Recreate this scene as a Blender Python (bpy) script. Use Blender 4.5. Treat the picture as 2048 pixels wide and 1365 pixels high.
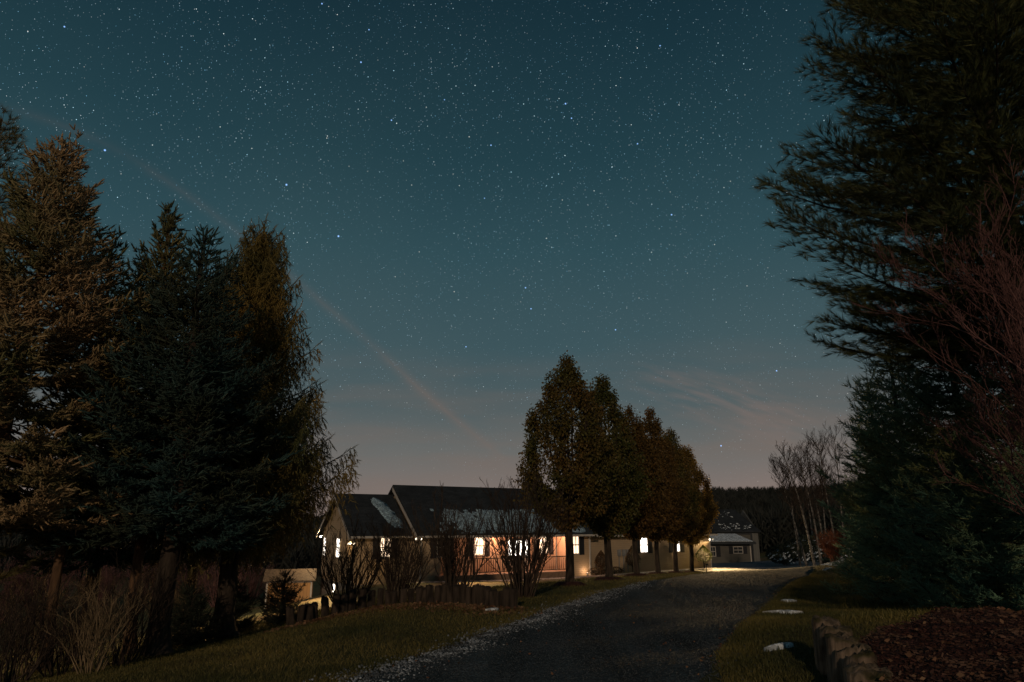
import bpy, math, random
import numpy as np

# ------------------------------------------------------------------ scene, camera, light
for o in list(bpy.data.objects):
    bpy.data.objects.remove(o, do_unlink=True)
sc = bpy.context.scene
col = sc.collection
sc.render.engine = 'CYCLES'
sc.cycles.use_denoising = True
sc.cycles.denoiser = 'OPENIMAGEDENOISE'
sc.cycles.max_bounces = 5
sc.cycles.diffuse_bounces = 2
sc.cycles.sample_clamp_indirect = 1.0
sc.view_settings.view_transform = 'Standard'
sc.view_settings.look = 'None'
sc.view_settings.exposure = 0.0
sc.view_settings.gamma = 1.0

PITCH = math.radians(15.0)
FPX = 1365.0
EYE = 1.6
cam_d = bpy.data.cameras.new('camera')
cam_d.lens = 24.0
cam_d.sensor_width = 36.0
cam_d.clip_start = 0.1
cam_d.clip_end = 9000
cam = bpy.data.objects.new('camera', cam_d)
cam.location = (0, 0, EYE)
cam.rotation_euler = (math.radians(90) + PITCH, 0, 0)
col.objects.link(cam)
sc.camera = cam


def at(px, py, Y):
    """world point seen at pixel (px,py) of the 2048 wide frame, Y metres ahead"""
    xc = (px - 1024) / FPX
    yc = -(py - 682.5) / FPX
    dx, dy, dz = xc, math.cos(PITCH) - yc * math.sin(PITCH), math.sin(PITCH) + yc * math.cos(PITCH)
    return np.array([dx / dy * Y, Y, dz / dy * Y + EYE])


# world : clear night sky with stars, thin clouds and an old condensation trail
world = bpy.data.worlds.new('World')
sc.world = world
world.use_nodes = True
wt = world.node_tree
wt.nodes.clear()


def S(r, g, b):
    f = lambda c: (c / 255 / 12.92) if c / 255 <= 0.04045 else ((c / 255 + 0.055) / 1.055) ** 2.4
    return (f(r), f(g), f(b), 1.0)


class NT:
    def __init__(s, nt):
        s.nt = nt

    def n(s, typ, **kw):
        nd = s.nt.nodes.new(typ)
        ins = kw.pop('i', {})
        for k, v in kw.items():
            setattr(nd, k, v)
        for k, v in ins.items():
            sock = nd.inputs[k]
            if hasattr(v, 'links') or isinstance(v, bpy.types.NodeSocket):
                s.nt.links.new(v, sock)
            else:
                sock.default_value = v
        return nd

    def m(s, op, a, b=None, c=None, clamp=False):
        nd = s.nt.nodes.new('ShaderNodeMath')
        nd.operation = op
        nd.use_clamp = clamp
        for k, v in enumerate((a, b, c)):
            if v is None:
                continue
            if isinstance(v, bpy.types.NodeSocket):
                s.nt.links.new(v, nd.inputs[k])
            else:
                nd.inputs[k].default_value = v
        return nd.outputs[0]

    def ramp(s, fac, stops, interp='LINEAR'):
        nd = s.nt.nodes.new('ShaderNodeValToRGB')
        nd.color_ramp.interpolation = interp
        els = nd.color_ramp.elements
        while len(els) < len(stops):
            els.new(0.5)
        for e, (p, c) in zip(els, stops):
            e.position = p
            e.color = c if len(c) == 4 else (*c, 1)
        s.nt.links.new(fac, nd.inputs[0])
        return nd.outputs[0]

    def mix(s, fac, a, b, mode='MIX'):
        nd = s.nt.nodes.new('ShaderNodeMix')
        nd.data_type = 'RGBA'
        nd.blend_type = mode
        for k, v in ((0, fac), (6, a), (7, b)):
            if isinstance(v, bpy.types.NodeSocket):
                s.nt.links.new(v, nd.inputs[k])
            else:
                nd.inputs[k].default_value = v if k == 0 or len(v) == 4 else (*v, 1)
        return nd.outputs[2]


W = NT(wt)
tc = W.n('ShaderNodeTexCoord')
D_ = tc.outputs['Generated']
sep = W.n('ShaderNodeSeparateXYZ', i={0: D_})
dx, dy, dz = sep.outputs
grad = W.ramp(W.m('MAXIMUM', dz, 0.0), [
    (0.00, S(136, 118, 110)), (0.05, S(127, 114, 108)), (0.10, S(109, 107, 104)), (0.16, S(84, 95, 97)),
    (0.25, S(64, 86, 92)), (0.38, S(48, 76, 84)), (0.50, S(34, 62, 71)), (0.66, S(22, 46, 56)), (1.0, S(15, 30, 42))])
# large faint mottling of airglow
ng = W.n('ShaderNodeTexNoise', i={'Vector': D_, 'Scale': 2.2, 'Detail': 3.0})
grad = W.mix(1.0, grad, W.ramp(ng.outputs[0], [(0.3, (0.86, 0.95, 0.98)), (0.7, (1.12, 1.06, 1.04))]), 'MULTIPLY')
ymax = W.m('MAXIMUM', dy, 0.05)
u = W.m('DIVIDE', dx, ymax)
v = W.m('DIVIDE', dz, ymax)
fwd = W.m('GREATER_THAN', dy, 0.05)


def uv_of(px, py):
    p = at(px, py, 1.0)
    return p[0], p[2] - EYE


# condensation trail : quadratic arc in direction space
pts = [uv_of(*p) for p in ((100, 240), (330, 370), (490, 468), (640, 600), (760, 705), (850, 795), (1000, 912), (1035, 935))]
ca, cb, cc, cd = np.polyfit([p[0] for p in pts], [p[1] for p in pts], 3)
nz = W.n('ShaderNodeTexNoise', i={'Vector': D_, 'Scale': 9.0, 'Detail': 4.0})
nzf = W.n('ShaderNodeTexNoise', i={'Vector': D_, 'Scale': 30.0, 'Detail': 3.0})
poly = W.m('ADD', W.m('MULTIPLY', W.m('ADD', W.m('MULTIPLY', W.m('ADD', W.m('MULTIPLY', u, float(ca)), float(cb)), u), float(cc)), u), float(cd))
dist = W.m('ABSOLUTE', W.m('ADD', W.m('SUBTRACT', v, poly), W.m('MULTIPLY', W.m('SUBTRACT', nz.outputs[0], 0.5), 0.012)))
trail = W.m('SUBTRACT', 1.0, W.m('DIVIDE', dist, 0.021), clamp=True)
trail = W.m('MULTIPLY', trail, trail)
trail = W.m('MULTIPLY', trail, W.ramp(nz.outputs[0], [(0.35, (.40, .40, .40)), (0.62, (1, 1, 1))]))
tl = W.m('MULTIPLY', trail, W.ramp(W.m('ADD', u, 1.0), [(0.15, (0.15,) * 3), (0.6, (.35,) * 3), (0.80, (.75,) * 3), (0.97, (.9,) * 3), (1.0, (0,) * 3)]))
tl = W.m('MULTIPLY', tl, fwd)
# streaky thin clouds on the right, low over the hill
cu, cv = uv_of(1480, 815)
du_ = W.m('SUBTRACT', u, float(cu))
dv_ = W.m('SUBTRACT', v, float(cv))
ra = math.radians(-17)
s1 = W.m('ADD', W.m('MULTIPLY', du_, math.cos(ra)), W.m('MULTIPLY', dv_, math.sin(ra)))
s2 = W.m('SUBTRACT', W.m('MULTIPLY', dv_, math.cos(ra)), W.m('MULTIPLY', du_, math.sin(ra)))
el = W.m('ADD', W.m('POWER', W.m('ABSOLUTE', W.m('DIVIDE', s1, 0.19)), 2.0), W.m('POWER', W.m('ABSOLUTE', W.m('DIVIDE', s2, 0.050)), 2.0))
msk = W.m('SUBTRACT', 1.0, el, clamp=True)
cx = W.n('ShaderNodeCombineXYZ', i={0: W.m('MULTIPLY', s1, 7.0), 1: W.m('MULTIPLY', s2, 60.0), 2: W.m('MULTIPLY', s1, 9.0)})
cn = W.n('ShaderNodeTexNoise', i={'Vector': cx.outputs[0], 'Scale': 1.6, 'Detail': 5.0})
cl = W.m('MULTIPLY', W.m('MULTIPLY', msk, W.ramp(cn.outputs[0], [(0.40, (0,) * 3), (0.68, (1,) * 3)])), fwd)
# low haze bank towards the horizon
cx2 = W.n('ShaderNodeCombineXYZ', i={0: W.m('MULTIPLY', u, 2.2), 1: W.m('MULTIPLY', v, 14.0), 2: 0.0})
cn2 = W.n('ShaderNodeTexNoise', i={'Vector': cx2.outputs[0], 'Scale': 1.5, 'Detail': 3.0})
bank = W.m('MULTIPLY', W.ramp(cn2.outputs[0], [(0.42, (0,) * 3), (0.66, (1,) * 3)]), W.ramp(W.m('MAXIMUM', dz, 0.0), [(0.0, (0.8,) * 3), (0.10, (.8,) * 3), (0.26, (0,) * 3)]))
skyc = W.mix(W.m('MULTIPLY', tl, 0.36), grad, S(128, 104, 92))
skyc = W.mix(W.m('MULTIPLY', cl, 0.30), skyc, S(140, 116, 108))
skyc = W.mix(W.m('MULTIPLY', bank, 0.5), skyc, S(124, 104, 94))
# stars
def stars(scale, rad, off, lo, gain, tint_lo, tint_hi):
    mp = W.n('ShaderNodeMapping', i={'Vector': D_, 'Location': off})
    vo = W.n('ShaderNodeTexVoronoi', i={'Vector': mp.outputs[0], 'Scale': scale, 'Randomness': 1.0})
    d = W.m('SUBTRACT', 1.0, W.m('DIVIDE', vo.outputs['Distance'], rad), clamp=True)
    d = W.m('POWER', d, 0.8)
    sc_ = W.n('ShaderNodeSeparateColor', i={0: vo.outputs['Color']})
    br = W.m('POWER', sc_.outputs[0], lo)
    tint = W.mix(sc_.outputs[1], tint_lo, tint_hi)
    k = W.m('MULTIPLY', W.m('MULTIPLY', d, br), gain)
    return W.mix(1.0, tint, W.n('ShaderNodeCombineXYZ', i={0: k, 1: k, 2: k}).outputs[0], 'MULTIPLY')


st1 = stars(350.0, 0.150, (0.3, 1.7, 2.1), 2.2, 1.7, (0.25, 0.65, 1.0), (0.90, 0.95, 0.95))
st2 = stars(120.0, 0.070, (5.3, 0.7, 3.3), 1.6, 3.0, (0.45, 0.8, 1.0), (1.0, 0.95, 0.85))
ext = W.ramp(W.m('MAXIMUM', dz, 0.0), [(0.0, (0.0,) * 3), (0.05, (0.12,) * 3), (0.16, (.4,) * 3), (0.4, (.85,) * 3), (0.6, (1,) * 3)])
starc = W.mix(1.0, W.mix(1.0, st1, st2, 'ADD'), ext, 'MULTIPLY')
nst = W.n('ShaderNodeTexNoise', i={'Vector': D_, 'Scale': 5.0, 'Detail': 2.0})
starc = W.mix(1.0, starc, W.ramp(nst.outputs[0], [(0.3, (.45,) * 3), (0.6, (1.25,) * 3)]), 'MULTIPLY')
skyc = W.mix(1.0, skyc, starc, 'ADD')
# the brightest stars, blue white
for (bx, by, bs) in ((573, 370, 1.3), (677, 473, 1.3), (210, 301, 1.2), (129, 54, .9), (1131, 208, 1.1), (1143, 237, .9), (982, 291, .9),
                     (1051, 576, 1.0), (1343, 430, 1.0), (783, 241, .9), (722, 125, 1.0), (1062, 618, .9), (1442, 892, 1.0), (1553, 742, .9),
                     (969, 397, .7), (889, 200, .7), (1231, 660, .9), (644, 8, .9), (738, 60, .8), (1320, 92, .8), (932, 694, .8), (1275, 288, .9)):
    p = at(bx, by, 1.0) - np.array([0, 0, EYE])
    p /= np.linalg.norm(p)
    vd = W.n('ShaderNodeVectorMath', operation='DISTANCE', i={0: D_, 1: tuple(p)})
    k = W.m('POWER', W.m('SUBTRACT', 1.0, W.m('DIVIDE', vd.outputs['Value'], 0.00135 * bs), clamp=True), 1.3)
    cst = W.n('ShaderNodeCombineXYZ', i={0: W.m('MULTIPLY', k, 0.55), 1: W.m('MULTIPLY', k, 1.0), 2: W.m('MULTIPLY', k, 2.0)})
    skyc = W.mix(1.0, skyc, cst.outputs[0], 'ADD')
bg = W.n('ShaderNodeBackground', i={'Color': skyc, 'Strength': 1.0})
wo = W.n('ShaderNodeOutputWorld', i={0: bg.outputs[0]})

# low moonlight from behind the camera, tinted warm to stand for an unseen lamp
sun_d = bpy.data.lights.new('moon', 'SUN')
sun_d.energy = 0.85
sun_d.color = (1.0, 0.72, 0.48)
sun_d.angle = math.radians(0.5)
sun = bpy.data.objects.new('moon', sun_d)
sun.rotation_euler = (math.radians(74), 0, math.radians(-8))
col.objects.link(sun)

R = random.Random(7)
PI = math.pi


# ------------------------------------------------------------------ helpers
def tag(o, label=None, cat=None, group=None, kind=None):
    if label:
        o['label'] = label
    if cat:
        o['category'] = cat
    if group:
        o['group'] = group
    if kind:
        o['kind'] = kind
    return o


def empty(name, loc, label, cat, group=None, rz=0.0):
    o = bpy.data.objects.new(name, None)
    o.empty_display_size = 0.3
    col.objects.link(o)
    o.location = tuple(float(a) for a in loc)
    o.rotation_euler = (0, 0, rz)
    return tag(o, label, cat, group)


class Geo:
    """triangle soup for vegetation and ground"""
    def __init__(s):
        s.v, s.f, s.nv = [], [], 0

    def add(s, v, f):
        s.v.append(np.asarray(v, dtype=np.float32).reshape(-1, 3))
        s.f.append(np.asarray(f, dtype=np.int64).reshape(-1, 3) + s.nv)
        s.nv += len(s.v[-1])

    def tube(s, P, rad, n=5, cap=True):
        P = np.asarray(P, dtype=float)
        m = len(P)
        rad = np.broadcast_to(np.asarray(rad, dtype=float), (m,))
        T = np.gradient(P, axis=0)
        T /= np.linalg.norm(T, axis=1)[:, None] + 1e-9
        ref = np.array([0.13, 0.97, 0.21]) if abs(T[0][1]) < 0.8 else np.array([1.0, .1, .1])
        A = np.cross(T, ref)
        A /= np.linalg.norm(A, axis=1)[:, None] + 1e-9
        B = np.cross(T, A)
        a = np.arange(n) * 2 * PI / n
        ring = A[:, None, :] * np.cos(a)[None, :, None] + B[:, None, :] * np.sin(a)[None, :, None]
        V = P[:, None, :] + ring * rad[:, None, None]
        i = np.arange(m - 1)[:, None] * n
        j = np.arange(n)[None, :]
        a0 = (i + j).ravel()
        a1 = (i + (j + 1) % n).ravel()
        F = np.concatenate([np.stack([a0, a1, a1 + n], 1), np.stack([a0, a1 + n, a0 + n], 1)])
        s.add(V, F)

    def inst(s, tv, tf, P, Dv, sc_, rng, roll=True, up=None):
        """stamp a template (z axis along Dv)"""
        P = np.asarray(P, float); Dv = np.asarray(Dv, float)
        n = len(P)
        if n == 0:
            return
        Dv = Dv / (np.linalg.norm(Dv, axis=1)[:, None] + 1e-9)
        ref = np.where(np.abs(Dv[:, 2:3]) < 0.9, np.array([[0, 0, 1.0]]), np.array([[1.0, 0, 0]]))
        A = np.cross(ref, Dv)
        A /= np.linalg.norm(A, axis=1)[:, None] + 1e-9
        B = np.cross(Dv, A)
        if roll:
            th = rng.uniform(0, 2 * PI, n)
            A, B = A * np.cos(th)[:, None] + B * np.sin(th)[:, None], B * np.cos(th)[:, None] - A * np.sin(th)[:, None]
        sc_ = np.broadcast_to(sc_, (n,))
        V = P[:, None, :] + sc_[:, None, None] * (tv[None, :, 0:1] * A[:, None, :] + tv[None, :, 1:2] * B[:, None, :] + tv[None, :, 2:3] * Dv[:, None, :])
        F = tf[None, :, :] + (np.arange(n) * len(tv))[:, None, None]
        s.add(V, F)

    def build(s, name, mt, parent=None, loc=None, smooth=False):
        V = np.concatenate(s.v)
        F = np.concatenate(s.f)
        if parent is not None:
            V = V - np.array(parent.location, dtype=np.float32)
        me = bpy.data.meshes.new(name)
        me.vertices.add(len(V))
        me.vertices.foreach_set('co', V.astype(np.float32).ravel())
        me.loops.add(F.size)
        me.loops.foreach_set('vertex_index', F.astype(np.int32).ravel())
        me.polygons.add(len(F))
        me.polygons.foreach_set('loop_start', np.arange(0, F.size, 3, dtype=np.int32))
        if smooth:
            me.polygons.foreach_set('use_smooth', np.ones(len(F), dtype=bool))
        me.update(calc_edges=True)
        me.materials.append(mt)
        o = bpy.data.objects.new(name, me)
        col.objects.link(o)
        if parent is not None:
            o.parent = parent
        return o


class MB:
    """boxes and prisms for built things (quads / ngons)"""
    def __init__(s):
        s.v, s.f = [], []

    def box(s, x0, x1, y0, y1, z0, z1):
        b = len(s.v)
        s.v += [(x, y, z) for z in (z0, z1) for x, y in ((x0, y0), (x1, y0), (x1, y1), (x0, y1))]
        s.f += [tuple(b + i for i in q) for q in ((3, 2, 1, 0), (4, 5, 6, 7), (0, 1, 5, 4), (1, 2, 6, 5), (2, 3, 7, 6), (3, 0, 4, 7))]
        return s

    def prism(s, poly, d):
        """poly: 3D polygon, extruded by vector d"""
        b = len(s.v)
        n = len(poly)
        s.v += [tuple(p) for p in poly] + [tuple(p[k] + d[k] for k in range(3)) for p in poly]
        s.f += [tuple(b + n - 1 - i for i in range(n)), tuple(b + n + i for i in range(n))]
        s.f += [(b + i, b + (i + 1) % n, b + n + (i + 1) % n, b + n + i) for i in range(n)]
        return s

    def cyl(s, p0, p1, r0, r1=None, n=10):
        r1 = r0 if r1 is None else r1
        p0 = np.array(p0, float); p1 = np.array(p1, float)
        T = (p1 - p0) / np.linalg.norm(p1 - p0)
        A = np.cross(T, (0, 0, 1) if abs(T[2]) < .9 else (1, 0, 0)); A /= np.linalg.norm(A)
        B = np.cross(T, A)
        b = len(s.v)
        for p, r in ((p0, r0), (p1, r1)):
            s.v += [tuple(p + r * (A * math.cos(2 * PI * k / n) + B * math.sin(2 * PI * k / n))) for k in range(n)]
        s.f += [(b + k, b + (k + 1) % n, b + n + (k + 1) % n, b + n + k) for k in range(n)]
        s.f += [tuple(b + n - 1 - k for k in range(n)), tuple(b + n + k for k in range(n))]
        return s

    def build(s, name, mt, parent=None):
        me = bpy.data.meshes.new(name)
        me.from_pydata(s.v, [], s.f)
        me.update()
        import bmesh
        bm = bmesh.new(); bm.from_mesh(me)
        bmesh.ops.recalc_face_normals(bm, faces=bm.faces)
        bm.to_mesh(me); bm.free()
        me.materials.append(mt)
        o = bpy.data.objects.new(name, me)
        col.objects.link(o)
        if parent is not None:
            o.parent = parent
        return o


# ------------------------------------------------------------------ materials
def mat(name):
    m = bpy.data.materials.new(name)
    m.use_nodes = True
    nt = m.node_tree
    nt.nodes.clear()
    N = NT(nt)
    bs = N.n('ShaderNodeBsdfPrincipled', i={'Roughness': 0.8})
    N.n('ShaderNodeOutputMaterial', i={0: bs.outputs[0]})
    bs.inputs['Specular IOR Level'].default_value = 0.25
    return m, N, bs


def foliage(name, c1, c2, c3=None, rough=0.65, nscale=1.2, trans=0.0):
    m, N, bs = mat(name)
    g = N.n('ShaderNodeNewGeometry')
    tcn = N.n('ShaderNodeTexCoord')
    nz_ = N.n('ShaderNodeTexNoise', i={'Vector': tcn.outputs['Object'], 'Scale': nscale, 'Detail': 3.0})
    r1 = N.mix(g.outputs['Random Per Island'], c1, c2)
    if c3 is None:
        c3 = tuple(0.5 * (a + b) for a, b in zip(c1, c2))
    fac = N.ramp(nz_.outputs[0], [(0.42, (0,) * 3), (0.62, (1,) * 3)])
    cc_ = N.mix(fac, r1, c3)
    dk = N.ramp(N.m('FRACT', N.m('MULTIPLY', g.outputs['Random Per Island'], 17.3)), [(0, (.6,) * 3), (1, (1.25,) * 3)])
    cc_ = N.mix(1.0, cc_, dk, 'MULTIPLY')
    N.nt.links.new(cc_, bs.inputs['Base Color'])
    bs.inputs['Roughness'].default_value = rough
    if trans:
        tr = N.n('ShaderNodeBsdfTranslucent', i={'Color': cc_})
        mx = N.n('ShaderNodeMixShader', i={0: trans, 1: bs.outputs[0], 2: tr.outputs[0]})
        out = [n for n in N.nt.nodes if n.type == 'OUTPUT_MATERIAL'][0]
        N.nt.links.new(mx.outputs[0], out.inputs[0])
    return m


def bark(name, c1, c2, sc_=14.0, rough=0.9, bump=0.6, stretch=(1, 1, .22)):
    m, N, bs = mat(name)
    tcn = N.n('ShaderNodeTexCoord')
    mp = N.n('ShaderNodeMapping', i={'Vector': tcn.outputs['Object'], 'Scale': stretch})
    a = N.n('ShaderNodeTexNoise', i={'Vector': mp.outputs[0], 'Scale': sc_, 'Detail': 6.0})
    N.nt.links.new(N.ramp(a.outputs[0], [(0.35, c1), (0.65, c2)]), bs.inputs['Base Color'])
    bp = N.n('ShaderNodeBump', i={'Height': a.outputs[0], 'Strength': bump, 'Distance': 0.03})
    N.nt.links.new(bp.outputs[0], bs.inputs['Normal'])
    bs.inputs['Roughness'].default_value = rough
    return m


def plain(name, c, rough=0.6, var=0.12, sc_=6.0, metal=0.0):
    m, N, bs = mat(name)
    tcn = N.n('ShaderNodeTexCoord')
    a = N.n('ShaderNodeTexNoise', i={'Vector': tcn.outputs['Object'], 'Scale': sc_, 'Detail': 4.0})
    lo = tuple(k * (1 - var) for k in c[:3]); hi = tuple(k * (1 + var) for k in c[:3])
    N.nt.links.new(N.ramp(a.outputs[0], [(0.3, lo), (0.7, hi)]), bs.inputs['Base Color'])
    bs.inputs['Roughness'].default_value = rough
    bs.inputs['Metallic'].default_value = metal
    return m


def siding(name, c, lap=0.13, vertical=False):
    m, N, bs = mat(name)
    tcn = N.n('ShaderNodeTexCoord')
    sp = N.n('ShaderNodeSeparateXYZ', i={0: tcn.outputs['Object']})
    axis = sp.outputs[2] if not vertical else N.m('ADD', sp.outputs[0], sp.outputs[1])
    fr = N.m('FRACT', N.m('DIVIDE', N.m('ADD', axis, 50.0), lap))
    bp = N.n('ShaderNodeBump', i={'Height': fr, 'Strength': 1.0, 'Distance': 0.02})
    N.nt.links.new(bp.outputs[0], bs.inputs['Normal'])
    a = N.n('ShaderNodeTexNoise', i={'Vector': tcn.outputs['Object'], 'Scale': 1.3, 'Detail': 5.0})
    cc_ = N.ramp(a.outputs[0], [(0.3, tuple(k * .85 for k in c)), (0.7, c)])
    # dark line along each lap paints its shadow into the colour
    jl = N.ramp(fr, [(0.0, (.45,) * 3), (0.10, (1,) * 3), (1, (1,) * 3)])
    cc_ = N.mix(1.0, cc_, jl, 'MULTIPLY')
    N.nt.links.new(cc_, bs.inputs['Base Color'])
    bs.inputs['Roughness'].default_value = 0.55
    return m


def emit(name, c, strength, pattern=None):
    m = bpy.data.materials.new(name)
    m.use_nodes = True
    nt = m.node_tree
    nt.nodes.clear()
    N = NT(nt)
    cc_ = c
    if pattern:
        tcn = N.n('ShaderNodeTexCoord')
        mp = N.n('ShaderNodeMapping', i={'Vector': tcn.outputs['Object'], 'Scale': pattern})
        a = N.n('ShaderNodeTexNoise', i={'Vector': mp.outputs[0], 'Scale': 1.0, 'Detail': 2.0})
        cc_ = N.mix(N.ramp(a.outputs[0], [(0.35, (0,) * 3), (0.65, (1,) * 3)]), tuple(k * .45 for k in c[:3]), c)
    e = N.n('ShaderNodeEmission', i={'Color': cc_ if pattern else (*c[:3], 1), 'Strength': strength})
    N.n('ShaderNodeOutputMaterial', i={0: e.outputs[0]})
    m.cycles.emission_sampling = 'FRONT_BACK'
    return m


M = {}
M['siding'] = siding('cream_siding', (0.40, 0.31, 0.21))
M['siding_grey'] = siding('grey_siding', (0.115, 0.112, 0.10))
M['brick'] = siding('reddish_siding', (0.42, 0.30, 0.22))
M['barn'] = siding('barn_panels', (0.13, 0.135, 0.13), 0.35, True)
M['foundation'] = plain('foundation', (0.16, 0.15, 0.14), .9, .3)
M['trim'] = plain('white_trim', (0.40, 0.38, 0.35), .5, .08)
M['shutter'] = plain('black_shutter', (0.018, 0.02, 0.025), .5, .2)
M['darktrim'] = plain('dark_trim', (0.03, 0.035, 0.04), .5, .2)
M['glass_dark'] = plain('unlit_glass', (0.03, 0.035, 0.04), .08, .1)
M['win_warm'] = emit('lit_window_warm', (1.0, 0.70, 0.46), 3.4, (2.2, 2.2, .5))
M['win_hot'] = emit('lit_window_white', (1.0, 0.88, 0.76), 6.0, None)
M['bulb'] = emit('lamp_glass', (1.0, 0.8, 0.55), 6.0, None)
M['deck'] = plain('deck_boards', (0.20, 0.13, 0.09), .7, .25)
M['rail'] = plain('rail_wood', (0.12, 0.08, 0.055), .6, .15)
M['metal'] = plain('grey_metal', (0.20, 0.21, 0.22), .45, .15)
M['shedwood'] = siding('shed_boards', (0.42, 0.24, 0.10), 0.2, True)
M['bark_dark'] = bark('dark_bark', (0.018, 0.014, 0.011), (0.055, 0.042, 0.032))
M['bark_warm'] = bark('brown_bark', (0.06, 0.035, 0.02), (0.15, 0.09, 0.05))
M['birch'] = bark('birch_bark', (0.03, 0.028, 0.026), (0.19, 0.18, 0.165), 4.0, .7, .3, (1, 1, 1.6))
M['twig'] = bark('grey_twig', (0.026, 0.019, 0.015), (0.06, 0.044, 0.034), 20)
M['twig_red'] = bark('red_twig', (0.09, 0.045, 0.042), (0.18, 0.095, 0.09), 20)
M['twig_pale'] = bark('pale_dry_stem', (0.12, 0.09, 0.05), (0.27, 0.20, 0.12), 20)
M['twig_orange'] = bark('orange_twig', (0.13, 0.048, 0.028), (0.24, 0.095, 0.055), 20)
M['spruce_blue_shaded'] = foliage('shaded_blue_spruce_needles', (0.016, 0.045, 0.046), (0.034, 0.078, 0.074), (0.035, 0.046, 0.028), nscale=.9)  # blue green, darkened in the colour to stand for shade on these spruces
M['spruce_lit'] = foliage('lit_spruce_needles', (0.30, 0.21, 0.11), (0.42, 0.29, 0.16), (0.14, 0.14, 0.06), nscale=.7)  # brown gold tone paints warm lamplight into the needles
M['spruce_green'] = foliage('green_spruce_needles', (0.11, 0.12, 0.04), (0.21, 0.16, 0.06), (0.07, 0.085, 0.045), nscale=.9)
M['norway'] = foliage('norway_spruce_needles', (0.05, 0.075, 0.035), (0.11, 0.11, 0.035), (0.27, 0.18, 0.045), nscale=.35)  # last colour paints lamplit gold patches into the needles
M['hemlock'] = foliage('hemlock_needles', (0.09, 0.20, 0.14), (0.16, 0.28, 0.19), (0.16, 0.18, 0.07), nscale=.7)
M['pine'] = foliage('pine_needles', (0.035, 0.062, 0.030), (0.11, 0.11, 0.03), (0.050, 0.065, 0.028), nscale=.6)
M['young'] = foliage('young_spruce_needles', (0.018, 0.028, 0.020), (0.035, 0.045, 0.028), None)
M['leaf_brown'] = foliage('pear_leaves_brown', (0.21, 0.115, 0.035), (0.15, 0.125, 0.035), (0.11, 0.11, 0.03), .5, .8, .45)
M['leaf_green'] = foliage('pear_leaves_green', (0.09, 0.11, 0.03), (0.19, 0.125, 0.035), (0.09, 0.105, 0.028), .5, .8, .45)
M['leaf_red'] = foliage('pear_leaves_red', (0.20, 0.105, 0.03), (0.15, 0.105, 0.03), (0.13, 0.085, 0.025), .5, .8, .45)
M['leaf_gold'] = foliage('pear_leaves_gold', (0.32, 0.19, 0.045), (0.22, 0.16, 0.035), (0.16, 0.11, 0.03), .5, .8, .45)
M['topiary'] = foliage('topiary_leaves', (0.10, 0.12, 0.025), (0.16, 0.17, 0.035), None)
M['topiary_brown'] = foliage('brown_topiary_leaves', (0.06, 0.035, 0.018), (0.10, 0.06, 0.028), None)
M['grassb'] = foliage('grass_blades', (0.135, 0.125, 0.038), (0.22, 0.175, 0.058), (0.065, 0.072, 0.024), .6, .45, .25)
M['litter'] = foliage('dead_leaves', (0.16, 0.09, 0.05), (0.24, 0.15, 0.09), (0.10, 0.045, 0.025), .8, 1.5)
M['chips'] = foliage('bark_mulch_chips', (0.075, 0.028, 0.022), (0.04, 0.019, 0.016), (0.11, 0.065, 0.045), .8, 2.5)
M['stones'] = foliage('gravel_stones', (0.025, 0.034, 0.040), (0.10, 0.115, 0.125), None, .6, 2.)
M['palestones'] = foliage('pale_edge_stones', (0.12, 0.14, 0.165), (0.38, 0.43, 0.48), (0.07, .08, .09), .5, 3.)
M['far_wood'] = foliage('far_bare_woods', (0.020, 0.026, 0.026), (0.042, 0.044, 0.040), (0.018, 0.024, 0.022), .9, .02)
M['far_ev'] = foliage('far_evergreens', (0.012, 0.02, 0.016), (0.022, 0.03, 0.022), None, .9, .02)


def ground_mat():
    m, N, bs = mat('lawn')
    tcn = N.n('ShaderNodeTexCoord')
    O = tcn.outputs['Object']
    big = N.n('ShaderNodeTexNoise', i={'Vector': O, 'Scale': .35, 'Detail': 5.0})
    fine = N.n('ShaderNodeTexNoise', i={'Vector': O, 'Scale': 14.0, 'Detail': 8.0, 'Roughness': .7})
    c = N.ramp(big.outputs[0], [(0.35, (0.055, 0.068, 0.024)), (0.52, (0.10, 0.088, 0.030)), (0.68, (0.13, 0.085, 0.042))])
    c = N.mix(1.0, c, N.ramp(fine.outputs[0], [(0.3, (.45,) * 3), (0.7, (1.35,) * 3)]), 'MULTIPLY')
    N.nt.links.new(c, bs.inputs['Base Color'])
    bp = N.n('ShaderNodeBump', i={'Height': fine.outputs[0], 'Strength': 0.9, 'Distance': 0.06})
    N.nt.links.new(bp.outputs[0], bs.inputs['Normal'])
    bs.inputs['Roughness'].default_value = .95
    return m


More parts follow.
